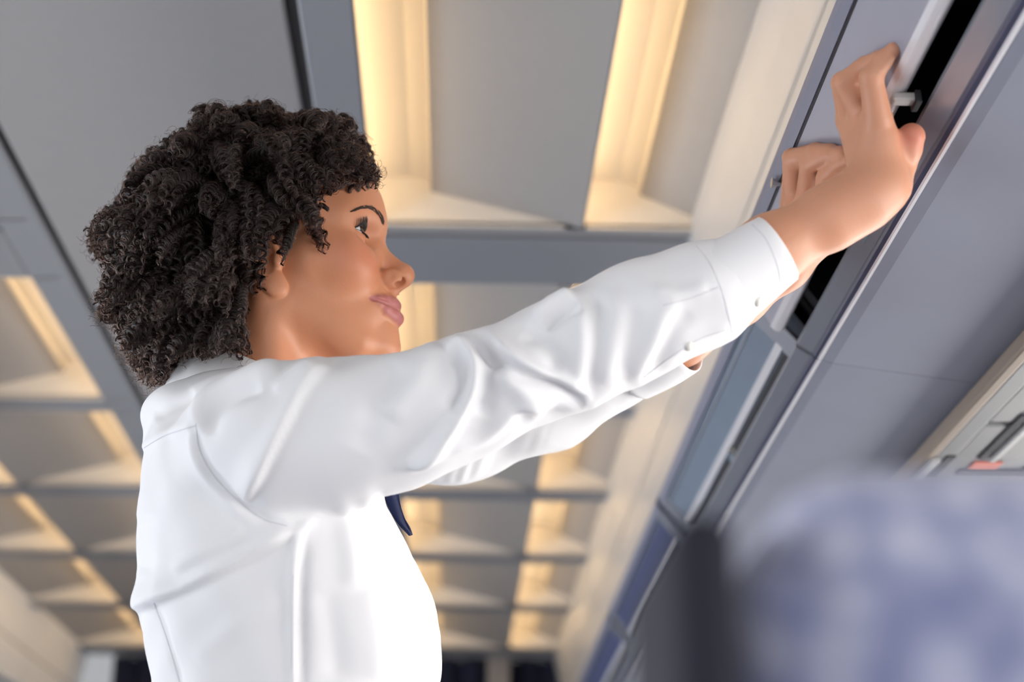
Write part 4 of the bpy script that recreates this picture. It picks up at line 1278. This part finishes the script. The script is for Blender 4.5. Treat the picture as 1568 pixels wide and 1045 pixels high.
# single curls that hang in front of the face and over the ear, and stray ends at the outline
HERO = [([(470, 300), (478, 335), (486, 360), (498, 388)], 1.232, 0.0032, 0.0030, 0.010), ([(455, 300), (472, 330), (488, 352), (490, 340)], 1.235, 0.0035, 0.0034, 0.012),
        ([(418, 320), (424, 360), (430, 385), (434, 408)], 1.222, 0.0032, 0.0032, 0.011), ([(385, 340), (390, 385), (398, 420), (404, 446)], 1.214, 0.0036, 0.0036, 0.012),
        ([(365, 350), (376, 400), (384, 440), (392, 450)], 1.212, 0.0038, 0.0038, 0.012),
        ([(500, 190), (530, 205), (556, 240), (574, 282)], 1.27, 0.0042, 0.0042, 0.013), ([(510, 180), (545, 205), (563, 245), (577, 270)], 1.30, 0.0042, 0.0042, 0.013),
        ([(480, 200), (515, 225), (540, 255), (560, 276)], 1.26, 0.0042, 0.0042, 0.013), ([(470, 240), (498, 262), (510, 285), (502, 330)], 1.245, 0.0040, 0.0040, 0.013),
        ([(470, 250), (488, 285), (495, 320), (486, 348)], 1.238, 0.0040, 0.0038, 0.012), ([(440, 280), (462, 305), (476, 335), (474, 352)], 1.23, 0.0040, 0.0040, 0.012),
        ([(520, 200), (540, 230), (548, 258), (536, 276)], 1.25, 0.0040, 0.0040, 0.013), ([(440, 180), (490, 178), (525, 190), (545, 215)], 1.29, 0.0044, 0.0044, 0.013),
        ([(420, 200), (480, 195), (520, 215), (540, 245)], 1.26, 0.0044, 0.0044, 0.013), ([(340, 200), (310, 180), (296, 168), (302, 176)], 1.27, 0.0046, 0.0046, 0.013),
        ([(200, 330), (165, 345), (142, 352), (140, 372)], 1.28, 0.0042, 0.0036, 0.012), ([(200, 420), (165, 450), (152, 462), (160, 490)], 1.26, 0.0042, 0.0036, 0.012),
        ([(280, 250), (245, 235), (228, 232), (236, 246)], 1.28, 0.0036, 0.0030, 0.011), ([(240, 520), (225, 555), (235, 580), (240, 588)], 1.27, 0.0042, 0.0040, 0.012),
        ([(340, 480), (352, 515), (360, 540), (372, 548)], 1.235, 0.0042, 0.0042, 0.013), ([(350, 460), (364, 500), (376, 530), (384, 540)], 1.24, 0.0042, 0.0042, 0.013)]
for q, y_, a_, b_, c_ in HERO:
    add_lock(np.array([pix(u[0], u[1], y_) for u in catmull(q, 24)]), a_, b_, c_)

# core ropes as one mesh
M_hair = mat('hair_dark_brown', (0.010, 0.0052, 0.0040), 0.5, spec=0.25, noise=(90, 0.5))
VV, FF, o_ = [], [], 0
for C, nrm, bi, ph, env, taper in locks:
    H = C + env[:, None] * (np.cos(ph)[:, None] * nrm + np.sin(ph)[:, None] * bi)
    n_ = len(H); sides = 5; R = taper * 0.8
    t = np.gradient(H, axis=0); t /= np.linalg.norm(t, axis=1)[:, None] + 1e-9
    ref = np.array([0.21, 0.53, 0.82]); a = np.cross(t, ref); a /= np.linalg.norm(a, axis=1)[:, None] + 1e-9; b = np.cross(t, a)
    ang = np.arange(sides) / sides * 2 * math.pi
    v = (H[:, None] + R[:, None, None] * (np.cos(ang)[None, :, None] * a[:, None] + np.sin(ang)[None, :, None] * b[:, None])).reshape(-1, 3)
    i = np.arange(n_ - 1)[:, None] * sides; k = np.arange(sides)[None]; k2 = (k + 1) % sides
    f = np.stack([i + k, i + k2, i + sides + k2, i + sides + k], -1).reshape(-1, 4)
    VV.append(v); FF.append(f + o_); o_ += len(v)
hair = link('hair', quads_mesh('hair', np.concatenate(VV) - PL, np.concatenate(FF)), M_hair, person)
hair['label'] = 'dark brown hair in short springy corkscrew curls'

# fine strands, each with a slightly different coil, and some frizz
pts, sizes, rads = [], [], []
tips = []
for C, nrm, bi, ph, env, taper in locks:
    n_ = len(C)
    lin = np.linspace(0, 1, n_)
    for k in range(15):
        loose = hr.random() < 0.22
        j2 = hr.gauss(0, 0.45 if not loose else 1.3); j1 = hr.uniform(0.75, 1.25) if not loose else hr.uniform(0.5, 1.7)
        an = hr.uniform(0, 6.283); rr = taper * hr.uniform(0.4, 1.1) * (1.5 if loose else 1)
        p_ = ph + j2 + hr.uniform(-0.8, 0.8) * lin
        w1 = np.sin(lin * hr.uniform(10, 40) + hr.uniform(0, 6)); w2 = np.sin(lin * hr.uniform(10, 40) + hr.uniform(0, 6))
        e_ = env * j1
        q = C + (e_ * np.cos(p_) + rr * math.cos(an) + 0.0005 * w1)[:, None] * nrm + (e_ * np.sin(p_) + rr * math.sin(an) + 0.0005 * w2)[:, None] * bi
        e = n_ if k < 8 else max(6, int(n_ * hr.uniform(0.6, 1)))
        pts.append(q[:e]); sizes.append(e); rads.append(np.linspace(0.00024, 0.00011, e))
    tips.append(q[-1]); tips.append(q[n_ // 2])
# flyaway hairs
BIG = [(cx + (x - cx) * 1.065, cy + (y - cy) * 1.065) for x, y in OUTLINE]
for k in range(1500):
    s0 = tips[hr.randrange(len(tips))]
    w0 = w2h(s0[None].astype(np.float32))[0] - CR_C
    d = (w0 / np.linalg.norm(w0)) @ HM
    n_ = 22; rad_ = hr.uniform(0.002, 0.005); x1 = np.cross(d, nr.normal(size=3)); x1 /= np.linalg.norm(x1); x2 = np.cross(d, x1)
    tt = np.linspace(0, 1, n_); al = tt * hr.uniform(4, 10) + hr.uniform(0, 6)
    L = hr.uniform(0.005, 0.015)
    q = s0 + d * (L * tt)[:, None] + (rad_ * tt)[:, None] * (np.cos(al)[:, None] * x1 + np.sin(al)[:, None] * x2)
    pp = project(q[-1:])[0]
    if not inside(pp, BIG) or (pp[0] > 440 and pp[1] > 285): continue
    pts.append(q); sizes.append(n_); rads.append(np.full(n_, 0.00012))
hc = bpy.data.hair_curves.new('hair_strands')
hc.add_curves(sizes)
hc.points.foreach_set('position', (np.concatenate(pts) - PL).astype(np.float32).ravel())
ra = hc.attributes.get('radius') or hc.attributes.new('radius', 'FLOAT', 'POINT')
ra.data.foreach_set('value', np.concatenate(rads).astype(np.float32))
M_strand = bpy.data.materials.new('hair_strand'); M_strand.use_nodes = True
nt = M_strand.node_tree; nt.nodes.remove(nt.nodes['Principled BSDF'])
hb = nt.nodes.new('ShaderNodeBsdfHairPrincipled'); hb.parametrization = 'COLOR'
hb.inputs['Color'].default_value = (0.0120, 0.0046, 0.0027, 1)
hb.inputs['Roughness'].default_value = 0.30; hb.inputs['Radial Roughness'].default_value = 0.45
hb.inputs['Random Roughness'].default_value = 0.3
nt.links.new(hb.outputs[0], nt.nodes['Material Output'].inputs['Surface'])
hc.materials.append(M_strand)
strands = bpy.data.objects.new('hair_strands', hc); COL.objects.link(strands); strands.parent = person
strands['kind'] = 'stuff'
print('locks', len(locks), 'tries', tries, 'points', sum(sizes))
